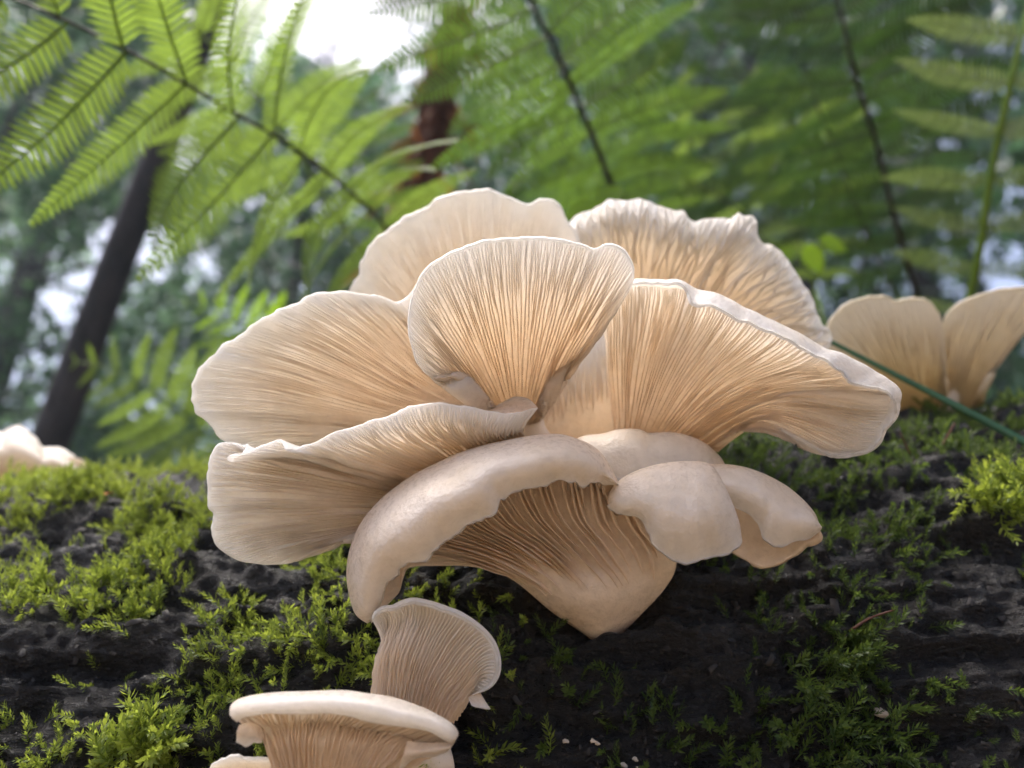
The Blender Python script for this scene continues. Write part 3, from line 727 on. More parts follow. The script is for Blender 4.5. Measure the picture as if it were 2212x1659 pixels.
mushroom('small fluted mushroom under the glossy brow, its stalk behind the lowest cap', sb, [
    dict(curves=[(0, s_bas), (0.45, s_mid), (0.86, s_in), (0.93, s_cre), (1, s_rim)], idx=True, nu=140, nv=70, t0=0.0025, t1=0.0009, wav=0.0003, seed=16,
         gills=dict(count=54, height=0.0022, vmax=0.90, seed=16, rows=50, wid=0.17, pat=2, wob=0.15)),
    dict(name='torn_lobe', curves=[(0, [(1008, 1504, 23.4), (1020, 1500, 23.3), (1035, 1495, 23.2)]), (1, [(1018, 1523, 23.2), (1040, 1529, 23.0), (1059, 1531, 22.9)])], nu=20, nv=14, t0=0.0008, t1=0.0008, wav=0.0003, seed=17)],
    stem=([(893, 1545, 24.4), (905, 1590, 24.4), (930, 1640, 24.3), to_px(sb)], [0.0122, 0.0110, 0.009, 0.009]))

# lowest mushroom
l_rim = [(512, 1560, 20.6), (535, 1540, 20.4), (589, 1535, 20.2), (663, 1535, 20.1), (719, 1535, 20.1), (756, 1540, 20.1), (793, 1551, 20.1), (849, 1560, 20.2), (905, 1567, 20.3), (940, 1577, 20.4), (964, 1590, 20.6), (977, 1601, 20.8)]
l_cre = [(497, 1544, 20.9), (515, 1522, 20.9), (580, 1509, 20.9), (663, 1505, 20.9), (737, 1503, 20.9), (793, 1510, 20.9), (849, 1519, 20.9), (905, 1538, 20.9), (942, 1556, 20.9), (965, 1570, 20.9), (980, 1587, 20.9), (984, 1597, 20.9)]
l_mid = [((a[0] + c[0]) / 2 - (3 if k == 0 else 0), (a[1] + c[1]) / 2 - 2, min(a[2], c[2]) - 0.15) for k, (a, c) in enumerate(zip(l_rim, l_cre))]
l_in = [(528, 1568, 21.2), (548, 1552, 21.5), (595, 1545, 21.7), (660, 1542, 21.8), (715, 1543, 21.8), (752, 1548, 21.8), (788, 1558, 21.8), (838, 1567, 21.7), (885, 1578, 21.6), (920, 1592, 21.5), (950, 1608, 21.3), (968, 1622, 21.1)]
l_low = [(575, 1612, 21.8), (592, 1610, 21.7), (620, 1608, 21.6), (655, 1607, 21.5), (690, 1607, 21.4), (722, 1609, 21.4), (752, 1612, 21.4), (785, 1617, 21.4), (820, 1622, 21.4), (852, 1628, 21.4), (885, 1634, 21.5), (915, 1640, 21.6)]
l_bas = [(598 + 22 * k, 1700, 22.2 - 0.6 * math.sin(math.pi * k / 11)) for k in range(12)]
lp, ln, _, _ = log_hit(760, 1850)
lb = lp - ln * 0.005
mushroom('lowest mushroom, flat white cap edge over a wide funnel of glowing gills', lb, [
    dict(curves=[(0, l_bas), (0.28, l_low), (0.62, l_in), (0.78, l_cre), (0.89, l_mid), (1, l_rim)], idx=True, nu=150, nv=80, t0=0.003, t1=0.0011, wav=0.0003, seed=18,
         gills=dict(count=50, height=0.0026, vmax=0.74, seed=18, rows=40, wid=0.17, pat=2, wob=0.2)),
    dict(name='curled_margin', curves=[(0, [(516, 1566, 20.7), (540, 1560, 20.9), (560, 1566, 21.2), (572, 1590, 21.5)]), (0.5, 'auto', 0.5, lambda u: (-3, 0, -0.3)),
                                       (1, [(512, 1600, 20.7), (527, 1611, 20.8), (548, 1606, 21), (567, 1604, 21.4)])], nu=40, nv=20, t0=0.0008, t1=0.0008, wav=0.0012, seed=19),
    dict(name='folded_lobe', curves=[(0, [(880, 1600, 21.2), (915, 1605, 21.0), (955, 1604, 20.9), (975, 1606, 20.9)]), (0.5, 'auto', 0.5, lambda u: (0, 0, -0.25)),
                                     (1, [(862, 1660, 21.2), (905, 1640, 20.9), (945, 1634, 20.8), (968, 1624, 20.9)])], nu=50, nv=24, t0=0.0008, t1=0.0008, wav=0.0009, seed=20)],
    stem=([(715, 1690, 22.6), (730, 1760, 22.8), to_px(lb)], [0.0165, 0.015, 0.014]))

# ragged scrap of cap at the very bottom
rp, rn, _, _ = log_hit(520, 1720)
mushroom('torn white scrap of mushroom beside the foot of the lowest mushroom', rp - rn * 0.003, [
    dict(curves=[(0, [(470, 1720, 22.6), (530, 1725, 22.6), (590, 1715, 22.6)]), (0.5, [(450, 1672, 22.3), (520, 1660, 22.2), (590, 1665, 22.3)]), (1, [(456, 1656, 22.0), (500, 1637, 21.9), (540, 1634, 21.9), (585, 1632, 22.0)])],
         nu=60, nv=30, t0=0.001, t1=0.0008, wav=0.0012, seed=21)],
    stem=([(530, 1715, 22.8), (526, 1735, 23.2), to_px(rp - rn * 0.003)], [0.006, 0.006, 0.006]))

# distant mushroom on the right, two lobes
qp, qn, _, _ = log_hit(2035, 905)
mushroom('yellowish out-of-focus mushroom with two lobes growing atop the log beyond a grass blade', qp - qn * 0.004, [
    dict(curves=[(0, dz([(1930, 900), (1980, 905), (2040, 900)], 42)), (0.5, 'auto', 0.5, lambda u: (6, 8, -1.2)),
                 (1, dz([(1775, 790), (1780, 730), (1790, 700), (1805, 678), (1830, 656), (1870, 643), (1905, 640), (1935, 648), (1970, 645), (2005, 650), (2026, 668), (2036, 700), (2036, 760)], 40.5))],
         mat=MOLD_SHADE, nu=110, nv=44, t0=0.004, t1=0.001, wav=0.0006, seed=22, gills=dict(count=70, height=0.0011, seed=22, rows=24)),
    dict(plabel='right lobe cut by frame edge', curves=[(0, dz([(2045, 905), (2080, 905), (2105, 895)], 42)), (0.5, 'auto', 0.45, lambda u: (-14, 0, -0.8)),
                 (1, dz([(2034, 700), (2045, 680), (2062, 662), (2120, 636), (2180, 622), (2225, 625), (2240, 670), (2205, 730), (2150, 790)], 40.8))],
         mat=MOLD_SHADE, nu=110, nv=44, t0=0.004, t1=0.001, wav=0.0005, seed=23, gills=dict(count=60, height=0.0011, seed=23, rows=24))],
    stem=([(2048, 745, 41.2), (2046, 800, 41.6), (2036, 880, 42.3), to_px(qp - qn * 0.004)], [0.004, 0.0065, 0.009, 0.011]))

# distant mushroom on the left
wp, wn_, _, _ = log_hit(60, 1030)
mushroom('blurred lumpy white mushroom on the far top of the mossy log', wp - wn_ * 0.004, [
    dict(curves=[(0, dz([(-120, 1060), (0, 1065), (100, 1060), (185, 1045)], 45.5)), (0.5, 'auto', 0.5, lambda u: (0, -8, -2.2)),
                 (1, dz([(-140, 1000), (-90, 925), (-40, 912), (-12, 926), (0, 930), (18, 920), (42, 921), (62, 932), (84, 950), (96, 964), (116, 962), (145, 978), (168, 1000), (190, 1040)], 45.0))],
         nu=110, nv=40, t0=0.012, t1=0.004, wav=0.0015, seed=24)],
    stem=([(30, 1015, 46.5), (45, 1040, 46.5), to_px(wp - wn_ * 0.012)], [0.016, 0.012, 0.008]))

# ------------------------------------------------------------------ moss
def sprig(seed, nleaf=26, big=1.0):
    """feathery moss shoot of length 1 along +Z, leaning to +X"""
    r = np.random.default_rng(seed)
    acc = Acc()
    bend = r.uniform(0.1, 0.5)
    def c(t): return np.array([bend * t * t, 0.06 * math.sin(5 * t + seed), t * (1 - 0.25 * bend * t)])
    ts = np.linspace(0, 1, 6)
    V, F = tube([c(t) for t in ts], np.linspace(0.022, 0.008, 6), 3, cap=False)
    acc.add(V, F)
    for k in range(nleaf):
        t = 0.10 + 0.9 * k / (nleaf - 1)
        p = c(t); T = unit(c(min(t + 0.02, 1.02)) - c(t - 0.02))
        a = 2.4 * k + r.uniform(-0.3, 0.3)
        sx = unit(np.cross(T, [0.3, 1, 0.1])); sy = np.cross(T, sx)
        flat = 0.55
        o = unit(math.cos(a) * sx * flat + math.sin(a) * sy)
        L = (0.15 + 0.11 * math.sin(math.pi * min(1, t * 1.05))) * r.uniform(0.75, 1.25) * big
        d = unit(o * r.uniform(0.7, 1.0) + T * (0.55 + 0.8 * t))
        w = unit(np.cross(d, T)) * L * 0.15
        n = np.cross(w, d) * 0.25
        q = np.array([p, p + d * L * 0.45 + w - n, p + d * L, p + d * L * 0.45 - w - n])
        acc.add(q, [np.array([[0, 1, 2], [0, 2, 3]])])
    V = np.vstack(acc.V)
    F3 = [f for k, fs in acc.F.items() for f in ([x for x in fs] if k == 3 else [y for x in fs for y in (x[:, [0, 1, 2]], x[:, [0, 2, 3]])])]
    return V, np.vstack(F3)
SPRIGS = [sprig(k, nleaf=22 + 2 * k) for k in range(6)]

def place_sprigs(P, Nn, L, seed, lean=0.9, up=0.25, tmpl=SPRIGS):
    r = np.random.default_rng(seed)
    Vs, Fs, n0 = [], [], 0
    kind = r.integers(0, len(tmpl), len(P))
    tang = unit(np.cross(Nn, r.normal(size=Nn.shape)))
    D = unit(Nn * r.uniform(0.25, 1.0, len(P))[:, None] + tang * lean * r.uniform(0.2, 1, len(P))[:, None] + np.array([0, 0, up]))
    X = unit(np.cross(np.cross(D, r.normal(size=D.shape)), D))
    Y = np.cross(D, X)
    for k, (V, F) in enumerate(tmpl):
        m = np.where(kind == k)[0]
        if not len(m): continue
        W = P[m][:, None] + L[m][:, None, None] * (V[None, :, 0:1] * X[m][:, None] + V[None, :, 1:2] * Y[m][:, None] + V[None, :, 2:3] * D[m][:, None])
        Vs.append(W.reshape(-1, 3))
        Fs.append((F[None] + (np.arange(len(m)) * len(V))[:, None, None] + n0).reshape(-1, 3))
        n0 += len(m) * len(V)
    return np.vstack(Vs), np.vstack(Fs)

def moss_field(n, seed, s0, s1, t0, t1, dens, Lr):
    r = np.random.default_rng(seed)
    s = r.uniform(s0, s1, n); t = r.uniform(t0, t1, n)
    keep = r.uniform(size=n) < dens(s, t)
    s, t = s[keep], t[keep]
    P, d = log_point(s, t, extra=-0.001)
    q = P - CAM; z = q @ FWD; px = 1106 + FPX * (q @ RGT) / z; py = 829.5 - FPX * (q @ UPV) / z
    k = (px > -140) & (px < 2350) & (py < 1780) & (t > -0.14)       # what lies round the picture's edge and on the far side stays bare
    P, d, s, t = P[k], d[k], s[k], t[k]
    L = r.uniform(*Lr, size=len(P)) * (0.8 + 0.2 * vn(np.stack([s * 20, t * 5, s * 0], -1)))
    return P, d, L
def patch(s, t, f=14.0, off=0.0):
    p = np.stack([s * f, t * f * 0.21 * 1.1 + off, np.full_like(s, off)], -1)
    return vn.fbm(p, 3)
def dens_left(s, t):
    base = np.clip(1.35 - (t - 0.60) * 0.95, 0.20, 1)           # thick near the crown of the log, thin lower down
    pt = np.clip(patch(s, t, 22, 3.1) * 2.4 + 1.35 - 0.45 * t, 0.02, 1)
    return base * pt * np.clip((0.02 - s) / 0.1, 0, 1)
def dens_right(s, t):
    base = np.clip(1.1 - (t - 0.55) * 0.80, 0.25, 1)
    pt = np.clip(patch(s, t, 26, 9.7) * 2.4 + 1.15 - 0.35 * t, 0.02, 1)
    return base * pt * np.clip((s + 0.02) / 0.1, 0, 1)
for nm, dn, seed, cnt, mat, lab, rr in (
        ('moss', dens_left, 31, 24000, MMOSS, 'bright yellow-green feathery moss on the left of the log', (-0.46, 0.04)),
        ('moss', dens_right, 32, 18000, MMOSS_SHADE, 'green moss with shade darkened into its colour on the right of the log', (-0.04, 0.52))):
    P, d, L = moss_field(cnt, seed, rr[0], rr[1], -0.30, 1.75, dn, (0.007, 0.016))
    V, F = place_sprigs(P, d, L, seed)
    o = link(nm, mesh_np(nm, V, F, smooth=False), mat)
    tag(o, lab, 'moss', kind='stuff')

def moss_tuft(px, py, n, L, spread, label, mat, dirpx=(0, -1), seed=0, lift=0.006):
    P0, nrm, s, t = log_hit(px, py)
    r = np.random.default_rng(seed)
    e = unit(dirpx[0] * RGT - dirpx[1] * UPV)
    along = unit(np.cross(nrm, np.cross(e, nrm)))
    cross_ = np.cross(along, nrm)
    P = P0 + along * r.uniform(-1, 1, n)[:, None] * spread + cross_ * r.normal(size=n)[:, None] * spread * 0.35 + nrm * (lift * r.uniform(0, 1, n))[:, None]
    D = unit(nrm * 0.8 + along * 0.6)[None].repeat(n, 0) + r.normal(size=(n, 3)) * 0.35
    V, F = place_sprigs(P, unit(D), L * r.uniform(0.7, 1.2, n), seed, lean=0.35, up=0.1)
    o = link('moss_tuft', mesh_np('moss_tuft', V, F, smooth=False), mat)
    tag(o, label, 'moss')
moss_tuft(275, 1625, 46, 0.016, 0.012, 'bright yellow-green moss tuft near the torn mushroom scrap', MMOSS, (1, -0.3), 41)
moss_tuft(1800, 1440, 40, 0.014, 0.016, 'olive moss tuft on bark beneath the two-lobed creamy cap', MMOSS_SHADE, (1, -0.35), 42)
moss_tuft(1840, 1600, 42, 0.014, 0.018, 'lowest olive moss ridge on the dark side of the log', MMOSS_SHADE, (1, -0.3), 43)
moss_tuft(2165, 1090, 60, 0.016, 0.016, 'vivid green moss cushion on the shaded log below the grass blade', MMOSS, (-0.4, 1), 44)
moss_tuft(540, 1600, 14, 0.012, 0.006, 'brownish moss strands beside the curled margin of the lowest mushroom', MMOSS, (1, -0.2), 45)

# small litter on the log
def chip(px, py, size, label, mat, cat, seed, name='leaf_scrap', raise_=0.004, squash=0.6):
    P, n, s, t = log_hit(px, py)
    r = np.random.default_rng(seed)
    a = np.linspace(0, 2 * np.pi, 11, endpoint=False)
    rad = size * (1 + 0.25 * r.normal(size=11).clip(-1, 1))
    e1 = unit(np.cross(n, [0.2, 0.1, 1])); e2 = np.cross(n, e1)
    n2 = unit(n + 0.5 * e2)
    ring = P + n * raise_ + (np.cos(a) * rad)[:, None] * e1 + (np.sin(a) * rad * squash)[:, None] * e2 + (0.25 * size * np.cos(2 * a))[:, None] * n2
    top = ring + n * size * 0.10
    V = np.vstack([ring, top, [P + n * raise_], [P + n * (raise_ + 0.12 * size)]])
    i = np.arange(11); j = (i + 1) % 11
    F = [np.stack([i, j, j + 11, i + 11], -1), np.stack([j, i, np.full(11, 22)], -1), np.stack([i + 11, j + 11, np.full(11, 23)], -1)]
    o = link(name, mesh_np(name, V, F), mat)
    tag(o, label, cat)
def flat_mat(name, c, rough=0.6, trans=0.3):
    return leaf_mat(name, tuple(x * 0.75 for x in c), c, c, trans=trans, rough=rough, scale=120)
MORANGE = flat_mat('orange_leaf', (0.75, 0.28, 0.06))
MPINK = flat_mat('reddish_needle', (0.16, 0.07, 0.05))
MCRUMB = flat_mat('pale_crumb', (0.62, 0.52, 0.40), trans=0.1)
chip(232, 1078, 0.0032, 'small orange leaf scrap lying on the log near the blurred white mushroom', MORANGE, 'leaf', 51)
for k, (px, py, lab) in enumerate([(1965, 985, 'thin reddish twig upright on moss beside the right fan tip'), (2030, 1005, 'thin reddish twig slanting across moss under the grass blade'), (1835, 1365, 'dull brown twig pressed to bark above the olive moss tuft')]):
    P, n, s, t = log_hit(px, py)
    q = np.array([P + n * 0.003, P + n * 0.004 + RGT * 0.0045 * (k - 0.5) + UPV * 0.004, P + n * 0.006 + RGT * 0.010 * (k - 0.5) + UPV * (0.0075 if k < 2 else 0.006)])
    V, F = tube(cat_rom(q, 8), np.linspace(0.0006, 0.0003, 8), 6)
    tag(link('twig', mesh_np('twig', V, F), MPINK), lab, 'twig')
for k, (px, py) in enumerate([(1222, 1594), (1282, 1596), (1292, 1600), (1352, 1645), (1378, 1628), (1384, 1655)]):
    chip(px, py, 0.0011, 'tiny pale crumb stuck to black bark below the thick tapering stalk', MCRUMB, 'crumb', 60 + k, name='pale_crumb', raise_=0.001, squash=0.7)
    col.objects[-1]['group'] = 'pale crumbs on the bark'
chip(1922, 1524, 0.0024, 'whitish fungus nub on bark above the lowest moss ridge', MCRUMB, 'fungus', 71, name='fungus_nub', raise_=0.002, squash=0.8)

# crumbly bark debris
r = np.random.default_rng(88)
n = 9000
P, d = log_point(r.uniform(-0.42, 0.5, n), r.uniform(0.2, 1.9, n), extra=0.0)
L = (r.gamma(1.6, 0.00045, n) + 0.0003)[:, None]
e1 = unit(np.cross(d, r.normal(size=(n, 3)))); e2 = np.cross(d, e1)
wv = r.uniform(0.15, 0.6, (n, 1))
tilt = r.normal(size=(n, 1)) * 0.5
V = np.stack([P - e1 * L - e2 * L * wv, P + e1 * L - e2 * L * wv * 0.6 + d * L * tilt, P + e1 * L * 0.8 + e2 * L * wv + d * L * tilt, P - e1 * L * 0.9 + e2 * L * wv * 0.8, P + d * L * 0.7], 1).reshape(-1, 3)
b = np.arange(n)[:, None] * 5
F = np.vstack([b + np.array([[i, (i + 1) % 4, 4]]) for i in range(4)])
MDEB = bark_mat('bark_crumbs', (0.004, 0.0035, 0.003), (0.035, 0.028, 0.022), 300, rough=0.55, spec=0.35, bump=0.3, dist=0.0005)
tag(link('bark_debris', mesh_np('bark_debris', V, F, smooth=False), MDEB), 'dark crumbly flakes of bark and wood scattered over the log', 'debris', kind='stuff')

# grass blade in front of the far right mushroom
gp = np.array([pw(1700, 690, 0.375), pw(1800, 741, 0.370), pw(1900, 792, 0.364), pw(2010, 848, 0.357), pw(2120, 905, 0.349), pw(2230, 965, 0.340), pw(2330, 1030, 0.333)])
gp = cat_rom(gp, 30)
wv = unit(np.cross(np.gradient(gp, axis=0), FWD)) * np.linspace(0.0009, 0.0022, 30)[:, None]
V = np.concatenate([gp - wv, gp + FWD * 0.0005, gp + wv, gp + FWD * 0.0012])
idx = np.arange(29)
F = np.vstack([np.stack([a * 30 + idx, b * 30 + idx, b * 30 + idx + 1, a * 30 + idx + 1], -1) for a, b in ((0, 1), (1, 2), (2, 3), (3, 0))])
MGRASS = leaf_mat('grass_blade', (0.05, 0.13, 0.07), (0.09, 0.20, 0.12), (0.12, 0.30, 0.14), trans=0.35, scale=30, rough=0.35)
tag(link('grass_blade', mesh_np('grass_blade', V, F), MGRASS), 'single green grass blade slanting across the two-lobed far mushroom', 'grass')

# ------------------------------------------------------------------ ferns
def pinna_mesh(droop, seed, npair=28, width=0.125, conv=0.0):
    r = np.random.default_rng(seed)
    acc = Acc()
    def c(t): return np.array([t * (1 - 0.18 * droop * t), 0.02 * math.sin(4 * t + seed), -droop * 0.45 * t * t])
    V, F = tube([c(t) for t in np.linspace(0, 1, 9)], np.linspace(0.008, 0.002, 9), 4, cap=False)
    acc.add(V, F)
    for k in range(npair):
        t = 0.02 + 0.97 * (k + 0.5) / npair
        w = width * min(1.0, 0.75 + t * 1.5) * (1 - max(0, (t - 0.45) / 0.55) ** 1.35) * r.uniform(0.9, 1.08) + 0.012
        p = c(t); T = unit(c(min(t + .02, 1)) - c(t - .02)); hw = 0.35 * 0.97 / npair
        nrm = np.array([-T[2], 0, T[0]])
        for s in (-1, 1):
            d = unit(np.array([0, s, 0]) + T * 0.40)
            q = np.array([p - T * hw, p + T * hw, p + T * hw * 0.95 + d * w * 0.6 + nrm * 0.012, p - T * hw * 0.85 + d * w * 0.6 + nrm * 0.012,
                          p + d * w + T * hw * 0.5 - nrm * 0.004])
            f = [np.array([[0, 1, 2, 3]]), np.array([[3, 2, 4]])] if s > 0 else [np.array([[3, 2, 1, 0]]), np.array([[4, 2, 3]])]
            acc.add(q, f)
    return acc.mesh('pinna', smooth=False)
PINNA = {}
def pinna_for(mat, k):
    key = (mat.name, k)
    if key not in PINNA:
        me = pinna_mesh([0.25, 0.55, 0.9][k], k + 3)
        me.materials.append(mat)
        PINNA[key] = me
    return PINNA[key]

def frond(label, pts, Lmax, mat, stalk_mat, npin=17, t_start=0.2, normal=None, r0=0.003, seed=0, ang=38, droop=(1, 2), grav=0.25, profile=None, to_ground=True):
    r = np.random.default_rng(seed)
    P = np.array([pw(a, b, c) for a, b, c in pts])
    tip_t = np.linspace(0, 1, 60)
    C = cat_rom(P, 60)
    if to_ground:
        b = C[0]; gz = float(ground_z(np.array([b[0]]), np.array([b[1] + 0.05]))[0]) - 0.02
        low = np.array([b[0], b[1] + 0.05, gz])
        d0 = unit(C[0] - C[4])
        mid = b + d0 * (b[2] - gz) * 0.35; mid[2] = max(mid[2], gz + 0.1)
        A = cat_rom(np.array([low, mid, b, C[3]]), 24, by_index=True)[:-8]
    else: A = C[:1]; low = C[0]
    path = np.vstack([A, C]) if to_ground else C
    e = empty('fern_frond', tuple(low), label, 'fern')
    V, F = tube(path, np.linspace(r0, r0 * 0.25, len(path)), 7)
    link('stalk', mesh_np('stalk', V, F), stalk_mat, e)
    T = unit(np.gradient(C, axis=0))
    for k in range(npin):
        t = t_start + (0.99 - t_start) * (k / (npin - 1)) ** 0.95
        x = t * 59; i = min(int(x), 58); f = x - i
        p = C[i] * (1 - f) + C[i + 1] * f; tg = T[i]
        n = normal if normal is not None else unit(CAM - p)
        n = np.asarray(n, float); n = unit(n - n.dot(tg) * tg)
        side = np.cross(tg, n)
        a = (t - t_start) / (1 - t_start)
        prof = (0.55 + 0.45 * min(1, a / 0.25)) * (1 - max(0, (a - 0.35) / 0.68)) ** 0.8 if profile is None else profile(a)
        for s in (-1, 1):
            L = Lmax * prof * r.uniform(0.88, 1.1)
            an = R(ang + r.uniform(-6, 6))
            d = unit(side * s * math.cos(an) + tg * math.sin(an) - np.array([0, 0, grav]) + n * r.uniform(-0.15, 0.15))
            z = unit(n - n.dot(d) * d); 
            z = unit(z + 0.25 * r.normal(size=3)); z = unit(z - z.dot(d) * d)
            if z[2] < 0: z = -z
            y = np.cross(z, d)
            o = bpy.data.objects.new('pinna', pinna_for(mat, int(r.integers(droop[0] - 1, droop[1] + 1)) % 3))
            col.objects.link(o)
            M = Matrix(((d[0] * L, y[0] * L, z[0] * L, p[0]), (d[1] * L, y[1] * L, z[1] * L, p[1]), (d[2] * L, y[2] * L, z[2] * L, p[2]), (0, 0, 0, 1)))
            o.parent = e
            o.matrix_parent_inverse = Matrix.Translation(tuple(low)).inverted()
            o.matrix_basis = M
    return e

frond('large yellow-green fern frond arching up beyond the broad left mushroom cap', [(905, 580, .86), (800, 455, .72), (690, 360, .63), (595, 294, .57), (476, 226, .52), (349, 150, .49), (254, 99, .47), (110, 30, .46), (-80, -40, .46), (-260, -90, .46)],
      0.140, MFERN_Y, MSTALK, npin=14, t_start=0.10, seed=1, ang=30, grav=0.42, profile=lambda a: 1.0 + 0.1 * min(1, a / .4) - 0.8 * max(0, a - .6))
frond('fern frond on a dark stalk rising right behind the peach mushroom cap', [(1400, 560, .92), (1330, 420, .86), (1270, 270, .80), (1205, 120, .75), (1145, 0, .72), (1080, -140, .70), (1000, -300, .70)],
      0.165, MFERN, MSTALK, npin=15, t_start=0.12, seed=2, ang=18, grav=0.35, r0=0.005, profile=lambda a: 0.7 + 0.4 * min(1, a / .3) - 0.5 * max(0, a - .5))
frond('tall fern frond on a near-black stalk beside the two-lobed far mushroom', [(1990, 670, .95), (1935, 480, .90), (1890, 300, .86), (1850, 170, .82), (1810, 0, .80), (1775, -140, .80), (1740, -300, .8)],
      0.150, MFERN_D, MSTALK, npin=15, t_start=0.12, seed=3, ang=22, grav=0.25, r0=0.005, profile=lambda a: 0.8 + 0.3 * min(1, a / .3) - 0.5 * max(0, a - .5))
frond('thin-stalked fern frond behind the near-black stalk, among dense green fronds', [(1870, 500, 1.2), (1840, 420, 1.15), (1800, 320, 1.1), (1720, 120, 1.05), (1675, 40, 1.0), (1620, -100, 1.0)],
      0.17, MFERN_D, MSTALK, npin=15, t_start=0.1, seed=4, ang=22, grav=0.3, r0=0.0035)
frond('bright fern frond with light green midrib and leaflets painted pale with sky sheen at the open right', [(2070, 740, .80), (2105, 600, .76), (2150, 330, .70), (2195, 130, .66), (2240, -60, .65), (2290, -250, .65)],
      0.095, MFERN_SHEEN, MSTALK_G, npin=10, t_start=0.08, seed=5, ang=14, grav=0.10, r0=0.0055, profile=lambda a: 0.8 + 0.3 * min(1, a / .3) - 0.3 * max(0, a - .5))
frond('low yellowing fern frond behind the log beside the leaning dark trunk', [(600, 1040, .95), (480, 960, .90), (380, 880, .88), (290, 820, .86), (215, 790, .85), (160, 780, .85)],
      0.125, MFERN_Y, MSTALK_G, npin=12, t_start=0.05, seed=6, ang=25, grav=0.25, r0=0.002)
frond('narrow drooping fern frond between the arching frond and the brown shaggy trunk', [(860, 640, 1.15), (835, 500, 1.12), (815, 370, 1.10), (790, 250, 1.10), (760, 150, 1.1), (720, 60, 1.1)],
      0.10, MFERN, MSTALK_G, npin=13, t_start=0.1, seed=7, ang=38, grav=0.55, r0=0.0025)
frond('short vivid green fern frond poking above the broad left mushroom cap', [(640, 830, 1.05), (560, 740, 1.0), (500, 690, .98), (440, 660, .96), (400, 655, .95)],
      0.095, MVIVID, MSTALK_G, npin=9, t_start=0.05, seed=8, ang=30, grav=0.2, r0=0.002)
more = [
    ([(760, 520, .95), (640, 330, .85), (520, 170, .78), (400, 40, .72), (270, -70, .70), (120, -160, .70)], MFERN_Y, 0.19, 30),
    ([(1500, 600, 1.35), (1480, 440, 1.3), (1500, 260, 1.25), (1560, 90, 1.2), (1640, -80, 1.2)], MFERN_D, 0.20, 30),
    ([(1660, 620, 1.45), (1610, 440, 1.4), (1540, 300, 1.35), (1440, 170, 1.3), (1320, 60, 1.3)], MFERN_Y, 0.19, 20),
    ([(1760, 640, 1.35), (1770, 500, 1.3), (1750, 360, 1.3), (1690, 230, 1.25), (1580, 130, 1.2)], MFERN_Y, 0.18, 25),
    ([(1420, 640, 1.25), (1360, 480, 1.2), (1290, 380, 1.2), (1180, 320, 1.15), (1060, 310, 1.1)], MFERN, 0.13, 30),
    ([(1700, 640, 1.2), (1650, 520, 1.2), (1560, 430, 1.2), (1450, 380, 1.15), (1330, 370, 1.1)], MFERN_D, 0.14, 30),
    ([(1850, 640, 1.5), (1880, 480, 1.5), (1930, 320, 1.5), (2010, 180, 1.45), (2110, 80, 1.4)], MFERN_D, 0.20, 25),
    ([(1300, 600, 1.1), (1260, 420, 1.05), (1180, 240, 1.0), (1070, 110, .95), (930, 50, .92), (800, 60, .9)], MFERN, 0.12, 28),
]
labs = ['light green fern frond behind the large arching frond, running up beside the sky gap', 'dark fern frond arching right deep in the fern thicket', 'mid-green fern frond curving left above the coarse streaked mushroom', 'fern frond bending left in front of the thin-stalked frond',
        'low fern frond reaching left over the peach mushroom cap', 'dark low fern frond just above the coarse streaked mushroom cap', 'dark fern frond leaning right behind the near-black stalk',
        'light green fern frond reaching left past the bright sky gap']
for k, (pts, mt, L, an) in enumerate(more):
    frond(labs[k], pts, L * 0.85, mt, MSTALK if mt is MFERN_D else MSTALK_G, npin=11, t_start=0.08, seed=20 + k, ang=an, grav=0.3, r0=0.003)

# ------------------------------------------------------------------ trees
def leaf_cloud(centres, radii, per, size, seed, holes=()):
    r = np.random.default_rng(seed)
    n = len(centres) * per
    c = np.repeat(centres, per, 0); rad = np.repeat(radii, per)[:, None]
    p = c + r.normal(size=(n, 3)) * rad * np.array([0.55, 0.55, 0.38])
    # canopy gaps
    d = p - CAM; z = d @ FWD
    zz = np.where(z > 0.1, z, 1e9)
    px = 1106 + FPX * (d @ RGT) / zz; py = 829.5 - FPX * (d @ UPV) / zz
    keep = np.ones(n, bool)
    for hx, hy, rx, ry, pr in holes:
        q = ((px - hx) / rx) ** 2 + ((py - hy) / ry) ** 2
        keep &= ~((q < 1) & (z > 0.1) & (r.uniform(size=n) < pr))
    p = p[keep]; n = len(p)
    s = size * r.uniform(0.6, 1.3, n)[:, None]
    D = unit(r.normal(size=(n, 3)) + np.array([0, 0, -0.3])); W = unit(np.cross(D, r.normal(size=(n, 3)) + np.array([0, 0, 1.2]))); Nn = np.cross(D, W)
    V = np.stack([p, p + D * s * 0.5 + W * s * 0.28 + Nn * s * 0.08, p + D * s, p + D * s * 0.5 - W * s * 0.28 + Nn * s * 0.08], 1).reshape(-1, 3)
    b = np.arange(n)[:, None] * 4
    F = np.vstack([b + np.array([[0, 1, 2]]), b + np.array([[0, 2, 3]])])
    return V, F
HOLES = [(740, -40, 172, 190, 1.0), (745, 100, 85, 70, 1.0), (235, 560, 55, 95, .93), (335, 545, 45, 60, .93), (160, 650, 60, 70, .85), (400, 330, 40, 40, .9), (440, 560, 40, 50, .7), (2170, 640, 70, 80, .85), (1985, 110, 35, 50, .8), (100, 760, 60, 40, .7)]

